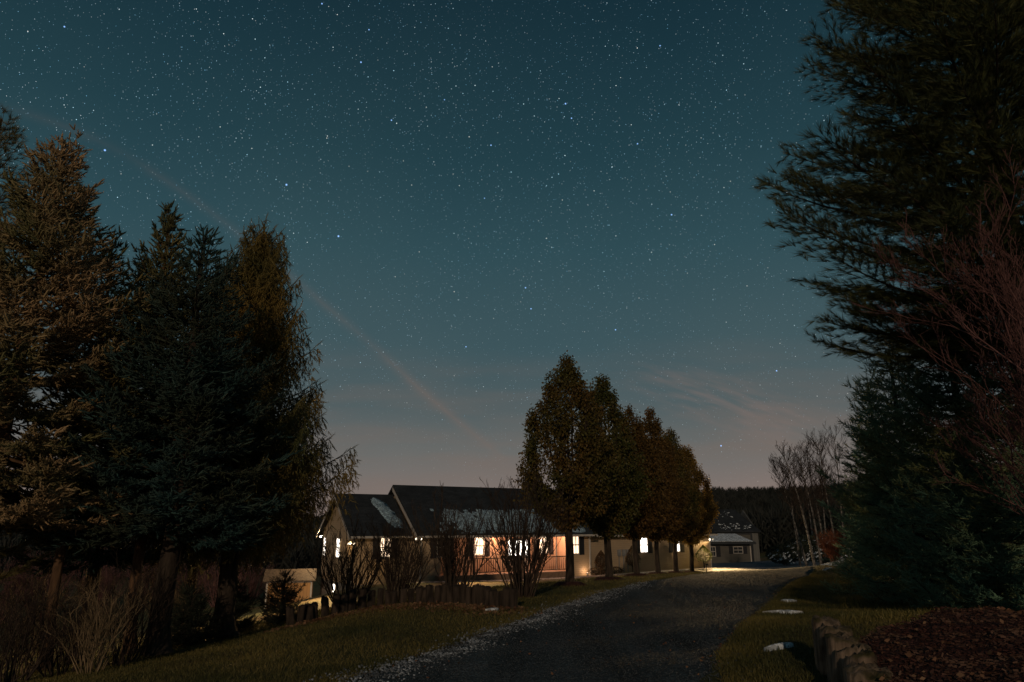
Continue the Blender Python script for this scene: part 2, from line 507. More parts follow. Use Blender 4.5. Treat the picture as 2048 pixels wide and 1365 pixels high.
def rough_mat(name, c1, c2, c3, s1=1.2, s2=30., bump=.6, bd=.03, rough=.9):
    m, N, bs = mat(name)
    tcn = N.n('ShaderNodeTexCoord')
    O = tcn.outputs['Object']
    big = N.n('ShaderNodeTexNoise', i={'Vector': O, 'Scale': s1, 'Detail': 6.0})
    vo = N.n('ShaderNodeTexVoronoi', i={'Vector': O, 'Scale': s2})
    fine = N.n('ShaderNodeTexNoise', i={'Vector': O, 'Scale': s2 * 1.7, 'Detail': 5.0})
    c = N.ramp(big.outputs[0], [(0.3, c1), (0.55, c2), (0.75, c3)])
    sc3 = N.n('ShaderNodeSeparateColor', i={0: vo.outputs['Color']})
    c = N.mix(1.0, c, N.ramp(sc3.outputs[0], [(0, (.5,) * 3), (.8, (1.2,) * 3), (1., (2.1,) * 3)]), 'MULTIPLY')
    N.nt.links.new(c, bs.inputs['Base Color'])
    h = N.m('ADD', N.m('MULTIPLY', vo.outputs['Distance'], -1.0), fine.outputs[0])
    bp = N.n('ShaderNodeBump', i={'Height': h, 'Strength': bump, 'Distance': bd})
    N.nt.links.new(bp.outputs[0], bs.inputs['Normal'])
    bs.inputs['Roughness'].default_value = rough
    return m


M['ground'] = ground_mat()
M['road'] = rough_mat('gravel_drive', (0.024, 0.036, 0.044), (0.038, 0.052, 0.060), (0.060, 0.070, 0.076), .8, 34.)
M['pavement'] = rough_mat('dark_pavement', (0.07, 0.085, 0.10), (0.09, 0.10, 0.115), (0.12, .125, .13), .3, 12.)
M['concrete'] = rough_mat('concrete_path', (0.22, 0.20, 0.185), (0.27, 0.25, 0.23), (0.30, .28, .26), 1.5, 9., .3)
M['snow'] = rough_mat('old_snow', (0.34, 0.40, 0.46), (0.50, 0.56, 0.61), (0.62, 0.66, .70), 3., 14., .5)
M['snow_thin'] = rough_mat('thin_crusty_snow', (0.15, 0.22, 0.28), (0.24, 0.34, 0.40), (0.34, 0.44, .50), 3., 14., .5)
M['mulch'] = rough_mat('mulch', (0.05, 0.018, 0.014), (0.085, 0.032, 0.026), (0.12, 0.055, 0.04), 2., 45., 1.0, .05)
M['stonebed'] = rough_mat('pale_stone_bed', (0.30, 0.27, 0.25), (0.42, 0.38, 0.36), (0.55, 0.5, .48), 2., 9., 1.0, .06)


def _tracks():
    m = M['road']
    nt = m.node_tree
    N = NT(nt)
    bs = [n for n in nt.nodes if n.type == 'BSDF_PRINCIPLED'][0]
    lk = bs.inputs['Base Color'].links[0]
    src = lk.from_socket
    tcn = N.n('ShaderNodeTexCoord')
    mp = N.n('ShaderNodeMapping', i={'Vector': tcn.outputs['Object'], 'Rotation': (0, 0, math.radians(22)), 'Scale': (1.5, .10, 1)})
    a = N.n('ShaderNodeTexNoise', i={'Vector': mp.outputs[0], 'Scale': 1.0, 'Detail': 3.0})
    c = N.mix(1.0, src, N.ramp(a.outputs[0], [(.35, (.6,) * 3), (.65, (1.45,) * 3)]), 'MULTIPLY')
    nt.links.new(c, bs.inputs['Base Color'])


_tracks()


def roof_mat():
    m, N, bs = mat('dark_shingles')
    tcn = N.n('ShaderNodeTexCoord')
    O = tcn.outputs['Object']
    br = N.n('ShaderNodeTexBrick', i={'Vector': O, 'Scale': 1.0, 'Color1': (.020, .025, .030, 1), 'Color2': (.034, .040, .046, 1), 'Mortar': (.015, .016, .018, 1),
                                      'Mortar Size': .012, 'Brick Width': .35, 'Row Height': .16})
    sp = N.n('ShaderNodeSeparateXYZ', i={0: O})
    cb_ = N.n('ShaderNodeCombineXYZ', i={0: sp.outputs[0], 1: N.m('MULTIPLY', sp.outputs[2], 1.8), 2: 0.0})
    N.nt.links.new(cb_.outputs[0], br.inputs['Vector'])
    nn = N.n('ShaderNodeTexNoise', i={'Vector': O, 'Scale': 1.4, 'Detail': 5.0})
    c = N.mix(1.0, br.outputs[0], N.ramp(nn.outputs[0], [(.3, (.7,) * 3), (.7, (1.25,) * 3)]), 'MULTIPLY')
    N.nt.links.new(c, bs.inputs['Base Color'])
    bs.inputs['Roughness'].default_value = .85
    return m


M['roof'] = roof_mat()


def log_mat():
    m, N, bs = mat('weathered_log')
    tcn = N.n('ShaderNodeTexCoord')
    O = tcn.outputs['Object']
    mp = N.n('ShaderNodeMapping', i={'Vector': O, 'Scale': (1, 1, .12)})
    a = N.n('ShaderNodeTexNoise', i={'Vector': mp.outputs[0], 'Scale': 28.0, 'Detail': 6.0})
    b = N.n('ShaderNodeTexNoise', i={'Vector': O, 'Scale': 3.5, 'Detail': 4.0})
    c = N.ramp(a.outputs[0], [(.35, (0.10, 0.075, 0.052)), (.62, (0.22, 0.165, 0.12))])
    c = N.mix(N.ramp(b.outputs[0], [(.45, (0,) * 3), (.6, (1,) * 3)]), c, (0.05, 0.035, 0.022))
    g = N.n('ShaderNodeNewGeometry')
    gs = N.n('ShaderNodeSeparateXYZ', i={0: g.outputs['Normal']})
    moss = N.m('MULTIPLY', N.ramp(gs.outputs[2], [(.35, (0,) * 3), (.8, (1,) * 3)]), N.ramp(b.outputs[0], [(.38, (.1,) * 3), (.55, (.9,) * 3)]))
    c = N.mix(moss, c, (0.05, 0.045, 0.014))
    N.nt.links.new(c, bs.inputs['Base Color'])
    bp = N.n('ShaderNodeBump', i={'Height': a.outputs[0], 'Strength': .8, 'Distance': .02})
    N.nt.links.new(bp.outputs[0], bs.inputs['Normal'])
    bs.inputs['Roughness'].default_value = .9
    return m


M['log'] = log_mat()
M['log_dark'] = bark('old_dark_log', (0.014, 0.011, 0.009), (0.055, 0.042, 0.032), 12.)

# ------------------------------------------------------------------ terrain
CP = []
for p in ((-3, -6), (3, -6), (0, 0), (-2.5, 4), (1.5, 5), (0.5, 10), (2, 14), (4, 20), (6.5, 17), (8.3, 20), (-1, 9), (-4, 5)):
    CP.append((p[0], p[1], 0.0))
CP += [(9.6, 23, -.06), (6, 26, -.16), (11.4, 28, -.24), (8, 30, -.36), (10, 34, -.6)]
# (px, py, depth)
for q in ((1030, 1217, 13.5), (900, 1212, 15), (760, 1209, 16), (600, 1252, 15.5), (440, 1280, 15), (310, 1318, 12),
          (1140, 1171, 20), (1218, 1161, 22.9), (1273, 1153, 25.8), (1316, 1150, 28.7), (1353, 1147, 31.6), (1385, 1145, 34.5),
          (1150, 1172, 35), (1100, 1160, 42.3), (843, 1166, 41.8), (710, 1172, 40.2), (676, 1196, 44), (1415, 1137, 53), (1230, 1150, 47),
          (1550, 1138, 50), (1500, 1128, 80), (1420, 1128, 80), (1560, 1125, 95), (550, 1224, 44), (560, 1232, 28), (380, 1275, 25), (640, 1226, 26), (600, 1233, 30), (680, 1214, 30), (560, 1229, 34), (100, 1325, 22), (-100, 1360, 20),
          (400, 1190, 60), (900, 1185, 26), (750, 1195, 26), (1640, 1140, 33), (1690, 1115, 32), (1760, 1100, 33), (1600, 1140, 37), (1560, 1138, 43), (1640, 1135, 46), (1620, 1130, 60), (1700, 1122, 60), (1640, 1126, 85), (1800, 1166, 18), (1850, 1175, 22), (2040, 1200, 14), (2300, 1220, 12),
          (1565, 1226, 13), (1660, 1322, 6.7), (1500, 1300, 8.6), (1720, 1240, 9.0), (2100, 1320, 6.0), (1800, 1080, 60), (1900, 1010, 80), (-400, 1330, 30)):
    CP.append(tuple(at(*q)))
for p in ((-90, 60, -5), (-90, 150, -6), (0, 160, -6), (90, 160, -2), (120, 60, 6), (-60, -60, -1), (60, -60, 1), (0, -80, 0), (-8, 0, -.5), (-20, 0, -1.4), (6, 2, .6), (14, 2, 1.0), (20, 20, 1.2), (4.5, 4.5, .55)):
    CP.append(p)
CP = np.array(CP, float)


def _phi(r2):
    return np.where(r2 > 1e-9, 0.5 * r2 * np.log(np.maximum(r2, 1e-9)), 0.0)


_n = len(CP)
_r2 = ((CP[:, None, :2] - CP[None, :, :2]) ** 2).sum(-1)
_A = np.zeros((_n + 3, _n + 3))
_A[:_n, :_n] = _phi(_r2) + np.eye(_n) * 4.0
_A[:_n, _n] = 1; _A[:_n, _n + 1:] = CP[:, :2]
_A[_n, :_n] = 1; _A[_n + 1:, :_n] = CP[:, :2].T
_w = np.linalg.solve(_A, np.concatenate([CP[:, 2], [0, 0, 0]]))


def HT(x, y):
    x = np.asarray(x, float); y = np.asarray(y, float)
    sh = np.broadcast(x, y).shape
    X = np.broadcast_to(x, sh).ravel(); Y = np.broadcast_to(y, sh).ravel()
    out = np.empty(len(X))
    for s0 in range(0, len(X), 20000):
        xs, ys = X[s0:s0 + 20000], Y[s0:s0 + 20000]
        r2 = (xs[:, None] - CP[None, :, 0]) ** 2 + (ys[:, None] - CP[None, :, 1]) ** 2
        z = _phi(r2) @ _w[:_n] + _w[_n] + _w[_n + 1] * xs + _w[_n + 2] * ys
        # far away settle to a gentle plain
        d = np.sqrt(xs ** 2 + (ys - 40) ** 2)
        k = np.clip((d - 110) / 80, 0, 1)
        k = k * k * (3 - 2 * k)
        z = z * (1 - k) + (-6.0) * k
        near = np.clip(1 - (xs ** 2 + ys ** 2) / 260, 0, 1)
        z += 0.012 * near * (np.sin(xs * 2.1 + ys * .7) + np.sin(ys * 2.9 - xs * 1.3))
        out[s0:s0 + 20000] = z
    return out.reshape(sh)


def gz(x, y):
    return float(HT(np.array([x]), np.array([y]))[0])


def on(px, py, Y):
    """ground point under pixel column px at depth Y"""
    p = at(px, py, Y)
    return np.array([p[0], Y, gz(p[0], Y)])


def hit(px, py):
    """plan position where the line of sight through a pixel meets the ground"""
    Ys = np.linspace(3, 60, 1200)
    p1 = at(px, py, 1.0); k = (p1[2] - EYE)
    dz_ = (EYE + k * Ys) - HT(p1[0] * Ys, Ys)
    i = np.argmax(dz_ < 0)
    return np.array([p1[0] * Ys[i], Ys[i]])


def axis_grid(a, b, fine_lo, fine_hi, step, grow=1.12):
    c = list(np.arange(fine_lo, fine_hi + 1e-6, step))
    s_ = step; x = c[-1]
    while x < b:
        s_ *= grow; x += s_; c.append(x)
    s_ = step; x = fine_lo
    while x > a:
        s_ *= grow; x -= s_; c.insert(0, x)
    return np.array(c)


def grid_mesh(name, gx, gy, zf, mt, kind='structure', mask=None, smooth=True):
    X, Y = np.meshgrid(gx, gy)
    Z = zf(X, Y)
    V = np.stack([X, Y, Z], -1).reshape(-1, 3)
    nx, ny = len(gx), len(gy)
    i = (np.arange(ny - 1)[:, None] * nx + np.arange(nx - 1)[None, :]).ravel()
    if mask is not None:
        mk = mask((X[:-1, :-1] + X[1:, 1:]) / 2, (Y[:-1, :-1] + Y[1:, 1:]) / 2).ravel()
        i = i[mk]
    F = np.concatenate([np.stack([i, i + 1, i + nx + 1], 1), np.stack([i, i + nx + 1, i + nx], 1)])
    used = np.unique(F)
    mp = np.zeros(len(V), int); mp[used] = np.arange(len(used))
    g = Geo(); g.add(V[used], mp[F])
    o = g.build(name, mt, smooth=smooth)
    if kind:
        o['kind'] = kind
    return o


gxs = axis_grid(-2500, 2500, -14, 14, .3)
gys = axis_grid(-1500, 4000, 3, 36, .3)
grid_mesh('ground', gxs, gys, HT, M['ground'])

# driveway, edges given in plan (left edge, right edge) from near to far
LE = [hit(*q) for q in ((700, 1363), (829, 1310), (950, 1279), (1032, 1248), (1090, 1224), (1196, 1185), (1286, 1164), (1364, 1153), (1440, 1146))]
RE = [hit(*q) for q in ((1395, 1363), (1432, 1310), (1462, 1279), (1490, 1248), (1513, 1225), (1555, 1187), (1592, 1163), (1617, 1152), (1636, 1145))]
LE = [(p[0], p[1]) for p in LE if p[1] < 34]; RE = [(p[0], p[1]) for p in RE if p[1] < 34]
print('ROAD', LE, RE)
LE = [(-3.6, -6.), (-3.1, 2.0), (-2.5, 5.)] + LE + [(10.6, 36), (12.0, 41), (12, 47)]
RE = [(1.5, -6.), (1.7, 2.0), (1.9, 5.)] + RE + [(15.2, 36), (18.5, 41), (22, 47)]
LE = np.array(LE); RE = np.array(RE)
for A_ in (LE, RE):
    for _ in range(1):
        A_[1:-1] = .25 * A_[:-2] + .5 * A_[1:-1] + .25 * A_[2:]


def resample(P, n):
    d = np.concatenate([[0], np.cumsum(np.linalg.norm(np.diff(P, axis=0), axis=1))])
    t = np.linspace(0, d[-1], n)
    return np.stack([np.interp(t, d, P[:, k]) for k in range(P.shape[1])], 1)


def strip(name, L, Rr, n, m, mt, dz=.02, wob=0.0, kind='structure', seed=1):
    rng = np.random.default_rng(seed)
    L = resample(np.asarray(L, float), n); Rr = resample(np.asarray(Rr, float), n)
    if wob:
        k = np.convolve(rng.normal(0, 1, n + 8), np.ones(9) / 9, 'valid')[:n] * wob * 2
        dirv = (L - Rr) / np.linalg.norm(L - Rr, axis=1)[:, None]
        L = L + dirv * (k + rng.normal(0, wob * .4, n))[:, None]
        Rr = Rr - dirv * (k[::-1] + rng.normal(0, wob * .4, n))[:, None]
    t = np.linspace(0, 1, m)
    P = L[:, None, :] * (1 - t)[None, :, None] + Rr[:, None, :] * t[None, :, None]
    Z = HT(P[..., 0], P[..., 1]) + dz
    Z[:, 0] -= dz + .03; Z[:, -1] -= dz + .03
    V = np.concatenate([P, Z[..., None]], -1).reshape(-1, 3)
    i = (np.arange(n - 1)[:, None] * m + np.arange(m - 1)[None, :]).ravel()
    F = np.concatenate([np.stack([i, i + 1, i + m + 1], 1), np.stack([i, i + m + 1, i + m], 1)])
    g = Geo(); g.add(V, F)
    o = g.build(name, mt, smooth=True)
    o['kind'] = kind
    return o


strip('driveway', LE, RE, 240, 26, M['road'], .02, .10)
# paved yard beyond the crest, in front of the cottage and the barn
strip('yard_pavement', [(12, 46), (16, 60), (17, 80), (18, 97)], [(22, 46), (32, 60), (40, 80), (45, 97)], 60, 14, M['pavement'], .03)
# ------------------------------------------------------------------ house frame of reference
HX, HY = (843 - 1024) / 1413 * 42, 42.0
HA = math.radians(30)
HB = EYE - 3.36
Ux, Uy = math.cos(HA), math.sin(HA)


def tx(px, v=0.0, wall=None):
    b = (px - 1024) / 1413
    return (b * (HY + Ux * v) - HX + Uy * v) / (Ux - b * Uy)


def hw(t, v):
    return np.array([HX + Ux * t - Uy * v, HY + Uy * t + Ux * v])


def hp(t, v, z):
    p = hw(t, v)
    return np.array([p[0], p[1], HB + z])


# concrete path along the front of the house, and the pale stone bed
strip('front_path', [hw(-1.2, -1.7), hw(4, -2.4), hw(9, -2.9), hw(13, -2.6), hw(18, -1.4), hw(24, -1.2), hw(27, -3.)],
      [hw(-1.2, -.8), hw(4, -1.4), hw(9, -1.9), hw(13, -1.4), hw(18, -.5), hw(24, -.4), hw(27, -1.)], 60, 6, M['concrete'], .05)
strip('stone_bed', [at(1085, 1180, 30)[:2], at(1120, 1170, 31.5)[:2], at(1180, 1166, 33)[:2], at(1235, 1160, 34)[:2]],
      [at(1062, 1172, 34)[:2], at(1100, 1166, 36.5)[:2], at(1175, 1162, 37.5)[:2], at(1240, 1158, 38)[:2]], 40, 8, M['stonebed'], .06, .25)
# gravel spill at the garage end that catches the corner flood lamp
strip('gravel_apron', [hw(22, -4.0), hw(25, -5), hw(28, -7.5)], [hw(23.5, 1), hw(27, 1), hw(32, -2)], 20, 8, M['concrete'], .05, .2)


# ------------------------------------------------------------------ house
house = empty('ranch_house', (HX, HY, HB), 'long low cream sided house with dark roof and lit windows behind the row of trees', 'house', rz=HA)
ZE, VR, ZR = 2.89, 4.17, 5.69
TM = tx(1178)            # main block ends
TG = tx(1416, .6)        # garage block ends
TPL, TPR = tx(884), tx(1141)
T0 = tx(709, .9)
REC = 1.5
mb = MB()
# main block walls (butt jointed, 0.15 thick)
mb.box(0, TPL, 0, .15, 0, ZE)                       # left front
mb.box(TPR, TM, 0, .15, 0, ZE)                      # right front
mb.box(0, .15, .153, 8.3, 0, ZE)
mb.box(TM - .15, TM, .153, 8.3, 0, ZE)
mb.box(.153, TM - .153, 8.15, 8.3, 0, ZE)
mb.prism([(0.02, .02, ZE + .002), (0.02, 8.3, ZE + .002), (0.02, 4.17, ZR - .12)], (.14, 0, 0))
mb.prism([(TM - .16, .02, ZE + .002), (TM - .16, 8.3, ZE + .002), (TM - .16, 4.17, ZR - .12)], (.14, 0, 0))
mb.build('wall', M['siding'], house)
mb = MB()
mb.box(TPL - .15, TPL, .153, REC - .003, 0, ZE).box(TPR, TPR + .15, .153, REC - .003, 0, ZE)
mb.box(TPL - .15, TPR + .15, REC, REC + .15, 0, ZE)
w = mb.build('porch_wall', M['brick'], house)
mb = MB()
VW0, VW1 = .9, 7.4
mb.box(T0, -.003, VW0, VW0 + .15, 0, ZE)
mb.box(T0, T0 + .15, VW0 + .153, VW1, 0, ZE)
mb.box(T0 + .153, -.003, VW1 - .15, VW1, 0, ZE)
mb.prism([(T0 + .01, VW0 + .02, ZE + .002), (T0 + .01, VW1 - .02, ZE + .002), (T0 + .01, 4.15, 5.05)], (.13, 0, 0))
mb.build('wing_wall', M['siding'], house)
mb = MB()
GV = .6
mb.box(TM + .003, TG, GV, GV + .15, 0, 2.75)
mb.box(TG - .15, TG, GV + .153, 7.8, 0, 2.75)
mb.box(TM + .003, TG - .153, 7.65, 7.8, 0, 2.75)
mb.prism([(TG - .16, GV + .02, 2.752), (TG - .16, 7.78, 2.752), (TG - .16, 4.2, 4.9)], (.14, 0, 0))
mb.build('garage_wall', M['siding'], house)
mb = MB()
mb.box(T0 + .03, -.01, VW0 + .03, VW1 - .03, -2.2, -.003).box(.03, TM - .03, .03, 8.25, -1.2, -.003).box(TM, TG - .03, GV + .03, 7.7, -1.2, -.003)
mb.build('foundation', M['foundation'], house)


def gable_roof(name, t0, t1, v0, v1, ze, vr, zr, th=.14, parent=house):
    m = MB()
    m.prism([(t0, v0, ze), (t0, vr, zr), (t0, vr, zr - th), (t0, v0, ze - th)], (t1 - t0, 0, 0))
    m.prism([(t0, vr + .002, zr), (t0, v1, ze), (t0, v1, ze - th), (t0, vr + .002, zr - th)], (t1 - t0, 0, 0))
    return m.build(name, M['roof'], parent)


SL = (ZR - ZE) / (VR + .0)
eav = -.45
zeav = ZR - (VR - eav) * SL
rf = gable_roof('roof', -.35, TM + .3, eav, 8.8, zeav + .14, VR, ZR + .14)
wroof = gable_roof('wing_roof', T0 - .35, -.36, VW0 - .45, VW1 + .45, 2.72, 4.15, 5.20)
groof = gable_roof('garage_roof', TM + .31, TG + .4, GV - .45, 8.25, 2.66, 4.2, 5.05)
# pale rake boards, fascia and gutters
mb = MB()
mb.prism([(-.38, eav - .02, zeav - .02), (-.38, VR, ZR - .02), (-.38, VR, ZR - .24), (-.38, eav - .02, zeav - .24)], (.028, 0, 0))
mb.build('rake_board', M['trim'], house)
mb = MB()
mb.prism([(T0 - .38, VW0 - .46, 2.60), (T0 - .38, 4.15, 5.06), (T0 - .38, 4.15, 4.88), (T0 - .38, VW0 - .46, 2.42)], (.028, 0, 0))
mb.prism([(T0 - .38, VW1 + .46, 2.60), (T0 - .38, 4.152, 5.06), (T0 - .38, 4.152, 4.88), (T0 - .38, VW1 + .46, 2.42)], (.028, 0, 0))
mb.build('rake_board', M['trim'], house)
for (a, b, v_, z_) in ((-.34, TM + .28, eav, zeav), (T0 - .34, -.4, VW0 - .45, 2.58), (TM + .33, TG + .38, GV - .45, 2.52)):
    MB().box(a, b, v_ - .12, v_ - .003, z_ - .02, z_ + .1).build('gutter', M['trim'], house)
# soffit under the front eave
MB().box(-.3, TM + .25, eav, -.003, zeav - .04, zeav - .02).build('soffit', M['trim'], house)
# porch ceiling
MB().box(TPL + .003, TPR - .003, -.003 + .01, REC - .003, ZE - .06, ZE - .03).build('porch_ceiling', M['trim'], house)


def window(t0, t1, v, z0, z1, glass, shut=(1, 1), sw=.38, muntin=True, parent=house, side=False, d=-1, shm='shutter'):
    """window in a wall facing -v (front) or, side=True, facing -t"""
    def bx(m, a0, a1, d0, d1, b0, b1):
        if side:
            m.box(min(d0, d1), max(d0, d1), a0, a1, b0, b1)
        else:
            m.box(a0, a1, min(d0, d1), max(d0, d1), b0, b1)
    f = MB()
    w_ = .07
    bx(f, t0, t0 + w_, v - .05, v - .003, z0, z1); bx(f, t1 - w_, t1, v - .05, v - .003, z0, z1)
    bx(f, t0 + w_, t1 - w_, v - .05, v - .003, z1 - w_, z1); bx(f, t0 + w_, t1 - w_, v - .05, v - .003, z0, z0 + w_)
    zm = (z0 + z1) / 2
    if muntin:
        bx(f, t0 + w_, t1 - w_, v - .04, v - .003, zm - .035, zm + .035)
        tm_ = (t0 + t1) / 2
        bx(f, tm_ - .02, tm_ + .02, v - .038, v - .003, z0 + w_, zm - .036); bx(f, tm_ - .02, tm_ + .02, v - .038, v - .003, zm + .036, z1 - w_)
    o = f.build('window', M['trim'], parent)
    p = MB()
    bx(p, t0 + w_, t1 - w_, v - .015, v - .004, z0 + w_, zm - .026 if muntin else z1 - w_)
    if muntin:
        bx(p, t0 + w_, t1 - w_, v - .015, v - .004, zm + .026, z1 - w_)
    p.build('pane', M[glass], o)
    for k, on_ in enumerate(shut):
        if on_:
            a = t0 - sw - .02 if k == 0 else t1 + .02
            q = MB(); bx(q, a, a + sw, v - .04, v - .003, z0 - .03, z1 + .03)
            nsl = 14
            for j in range(nsl):
                zz = z0 + .03 + (z1 - z0 - .06) * j / nsl
                bx(q, a + .05, a + sw - .05, v - .055, v - .041, zz, zz + .035)
            q.build('shutter', M[shm], parent)
    return o


window(tx(761, .9), tx(784, .9), VW0, 1.42, 2.62, 'win_warm')
window(tx(875), tx(897), 0, 1.42, 2.62, 'glass_dark')
def txr(px):
    return tx(px, REC)
window(txr(948), txr(969), REC, 1.40, 2.62, 'win_warm')
window(txr(1077), txr(1096), REC, 1.40, 2.62, 'win_warm')
window(tx(1143), tx(1157), 0, 1.40, 2.62, 'win_warm')
window(tx(1277, GV), tx(1293, GV), GV, 1.35, 2.45, 'win_hot')
window(tx(1343, GV), tx(1357, GV), GV, 1.35, 2.45, 'win_hot')
# gable end windows and the walk-out basement window
window(6.5, 7.1, T0, 1.35, 2.55, 'win_hot', (0, 0), side=True)
window(3.3, 4.2, T0, 1.35, 2.55, 'win_hot', (0, 0), side=True)
window(3.9, 4.6, T0 + .03, -1.0, -.1, 'win_hot', (0, 0), side=True, muntin=False)
# front door with sidelights
dl, dr = txr(1026), txr(1046)
dz0, dz1 = .42, 2.45
d = MB().box(dl, dl + .12, REC - .05, REC - .003, dz0, dz1).box(dr - .12, dr, REC - .05, REC - .003, dz0, dz1).box(dl + .12, dr - .12, REC - .05, REC - .003, dz0, 1.35).box(dl + .12, dr - .12, REC - .05, REC - .003, 2.3, dz1).build('front_door', M['darktrim'], house)
q = MB()
for i in range(2):
    for j in range(3):
        a = dl + .12 + (dr - dl - .24) * i / 2; b = 1.35 + .95 * j / 3
        q.box(a + .015, a + (dr - dl - .24) / 2 - .015, REC - .03, REC - .004, b + .015, b + .95 / 3 - .015)
q.build('pane', M['win_hot'], d)
MB().cyl((dr - .06, REC - .1, 1.25), (dr - .06, REC - .05, 1.25), .035).build('door_knob', M['metal'], d)
for (a, b) in ((txr(1016), txr(1023)), (txr(1049), txr(1056))):
    f = MB().box(a - .05, a, REC - .05, REC - .003, dz0, dz1).box(b, b + .05, REC - .05, REC - .003, dz0, dz1).box(a, b, REC - .05, REC - .003, dz0, 1.35).box(a, b, REC - .05, REC - .003, 2.33, dz1).build('sidelight', M['trim'], house)
    MB().box(a, b, REC - .02, REC - .004, 1.352, 2.328).build('pane', M['win_hot'], f)
# porch deck, railing, posts, steps
dk0, dk1 = tx(880, -.5), tx(1137, -.5)
mb = MB()
mb.box(TPL + .003, TPR - .003, .003, REC - .003, .34, .42)
mb.box(dk0, dk1, -.75, -.003, .34, .42)
mb.box(dk0, dk1, -.79, -.753, .05, .42)
mb.build('porch_deck', M['deck'], house)
rail = MB()
r0, r1 = tx(950, -.7), tx(1134, -.7)
rail.box(r0, r1, -.74, -.67, 1.31, 1.37).box(r0, r1, -.73, -.68, .52, .57)
rail.build('railing', M['rail'], house)
bal = bpy.data.objects[-1] if False else None
nb = 44
railo = [c for c in house.children if c.name.startswith('railing')][0]
for i in range(nb):
    a = r0 + .05 + (r1 - r0 - .1) * i / (nb - 1)
    MB().box(a - .016, a + .016, -.72, -.69, .572, 1.308).build('baluster', M['rail'], railo)
for a in (r0 - .06, (r0 + r1) / 2, r1 + .06):
    MB().box(a - .05, a + .05, -.76, -.66, .423, 1.42).build('rail_post', M['rail'], railo)
for a in (tx(1112, 0.1),):
    MB().cyl((a, .1, .42), (a, .1, ZE - .06), .04).build('downspout', M['trim'], house)
MB().cyl((TM - .06, -.05, 0.), (TM - .06, -.05, ZE - .3), .04).build('downspout', M['trim'], house)
for (a, v_) in ((0, 0), (TM, 0), (TG, GV), (T0, VW0)):
    MB().box(a - .02, a + .08, v_ - .02, v_ - .004, 0, 2.7).build('corner_board', M['trim'], house)
# meter boxes on the garage wall
for px in (1232, 1241, 1249):
    a = tx(px, GV)
    MB().box(a, a + .22, GV - .16, GV - .004, 1.2, 1.62).box(a + .08, a + .13, GV - .09, GV - .03, .1, 1.198).build('meter_box', M['metal'], house)


def lantern(px_t, v, z, side, energy, colr, name, label, direct, spread, blend=.5, beam2=None):
    """double headed flood lamp on the corner of the house, fixture and light"""
    base = hp(px_t, v, z)
    e = empty(name, base, label, 'lamp', rz=HA)
    MB().box(-.06, .06, -.02, .03, -.06, .06).build('backplate', M['metal'], e)
    for s_ in (-1, 1):
        h = MB().cyl((s_ * .05, -.03, 0), (s_ * .16, -.16, -.04), .035, .07).build('lamp_head', M['metal'], e)
        MB().cyl((s_ * .163, -.163, -.041), (s_ * .168, -.168, -.043), .062).build('bulb', M['bulb'], h)
    from mathutils import Vector
    for (en_, dir_, sp_) in [(energy, direct, spread)] + ([beam2] if beam2 else []):
        ld = bpy.data.lights.new(name + '_light', 'SPOT')
        ld.energy = en_
        ld.color = colr
        ld.spot_size = math.radians(sp_)
        ld.spot_blend = blend
        ld.shadow_soft_size = .08
        lo = bpy.data.objects.new('lamp_light', ld)
        col.objects.link(lo)
        dv = Vector(dir_)
        lo.parent = e
        # direction given in world axes, lamp parent is rotated by HA
        dvl = Vector((dv.x * Ux + dv.y * Uy, -dv.x * Uy + dv.y * Ux, dv.z))
        lo.location = (0, -.22, -.05)
        lo.rotation_euler = dvl.to_track_quat('-Z', 'Y').to_euler()
    return e


lantern(-.25, -.12, 2.55, 0, 420, (1.0, .62, .28), 'flood_lamp', 'twin floodlight under the gable corner left of the porch', (-.75, -1, -.12), 150, beam2=(6500, (.80, -.60, -.16), 62))
lantern(T0 - .12, 7.2, 2.6, 1, 500, (1.0, .68, .34), 'flood_lamp', 'twin floodlight at the far back corner of the left gable wall', (-1, -.5, -.30), 160)
lantern(T0 - .14, VW0 + .1, 2.3, 1, 380, (1.0, .60, .25), 'flood_lamp', 'added unseen twin floodlight at the near front corner of the left gable wall', (-1, .35, -.30), 130, beam2=(9000, (-.30, -1, -.08), 75))  # added lamp, put here to light the shed front and left lawn
lantern(TG + .16, GV + .1, 2.25, 1, 9000, (1.0, .64, .28), 'flood_lamp', 'twin floodlight on the garage corner behind the last tree', (-.20, -1, -.045), 62, beam2=(1800, (-.45, -.85, -.35), 90))
# porch ceiling lamps
for k, px in enumerate((985, 1090)):
    p = hp(txr(px), .7, ZE - .12)
    e = empty('porch_lamp', p, 'small round lamp on the porch ceiling ' + ('by the window left of the door' if k == 0 else 'by the window right of the door'), 'lamp', 'porch ceiling lamps')
    MB().cyl((0, 0, .02), (0, 0, .059), .1).build('base', M['metal'], e)
    MB().cyl((0, 0, -.06), (0, 0, .018), .06, .085).build('globe', M['bulb'], e)
    ld = bpy.data.lights.new('porch_light', 'POINT'); ld.energy = 280; ld.color = (1, .48, .26); ld.shadow_soft_size = .06
    lo = bpy.data.objects.new('porch_lamp_light', ld); col.objects.link(lo); lo.parent = e; lo.location = (0, 0, -.16)
# added lamp, stands in for light bounced up the right bay siding
p = hp(TM - .5, -.35, .12)
e = empty('ground_lamp', p, 'added small ground lamp for the glow up the siding right of the porch', 'lamp', rz=HA)
MB().cyl((0, 0, -.12), (0, 0, .05), .03).cyl((0, 0, .05), (0, 0, .12), .05, .06).build('lamp_body', M['metal'], e)
MB().cyl((0, 0, .121), (0, 0, .124), .045).build('bulb', M['bulb'], e)
ld = bpy.data.lights.new('ground_light', 'POINT'); ld.energy = 11; ld.color = (1, .6, .34); ld.shadow_soft_size = .05
lo = bpy.data.objects.new('ground_lamp_light', ld); col.objects.link(lo); lo.parent = e; lo.location = (0, .05, .18)


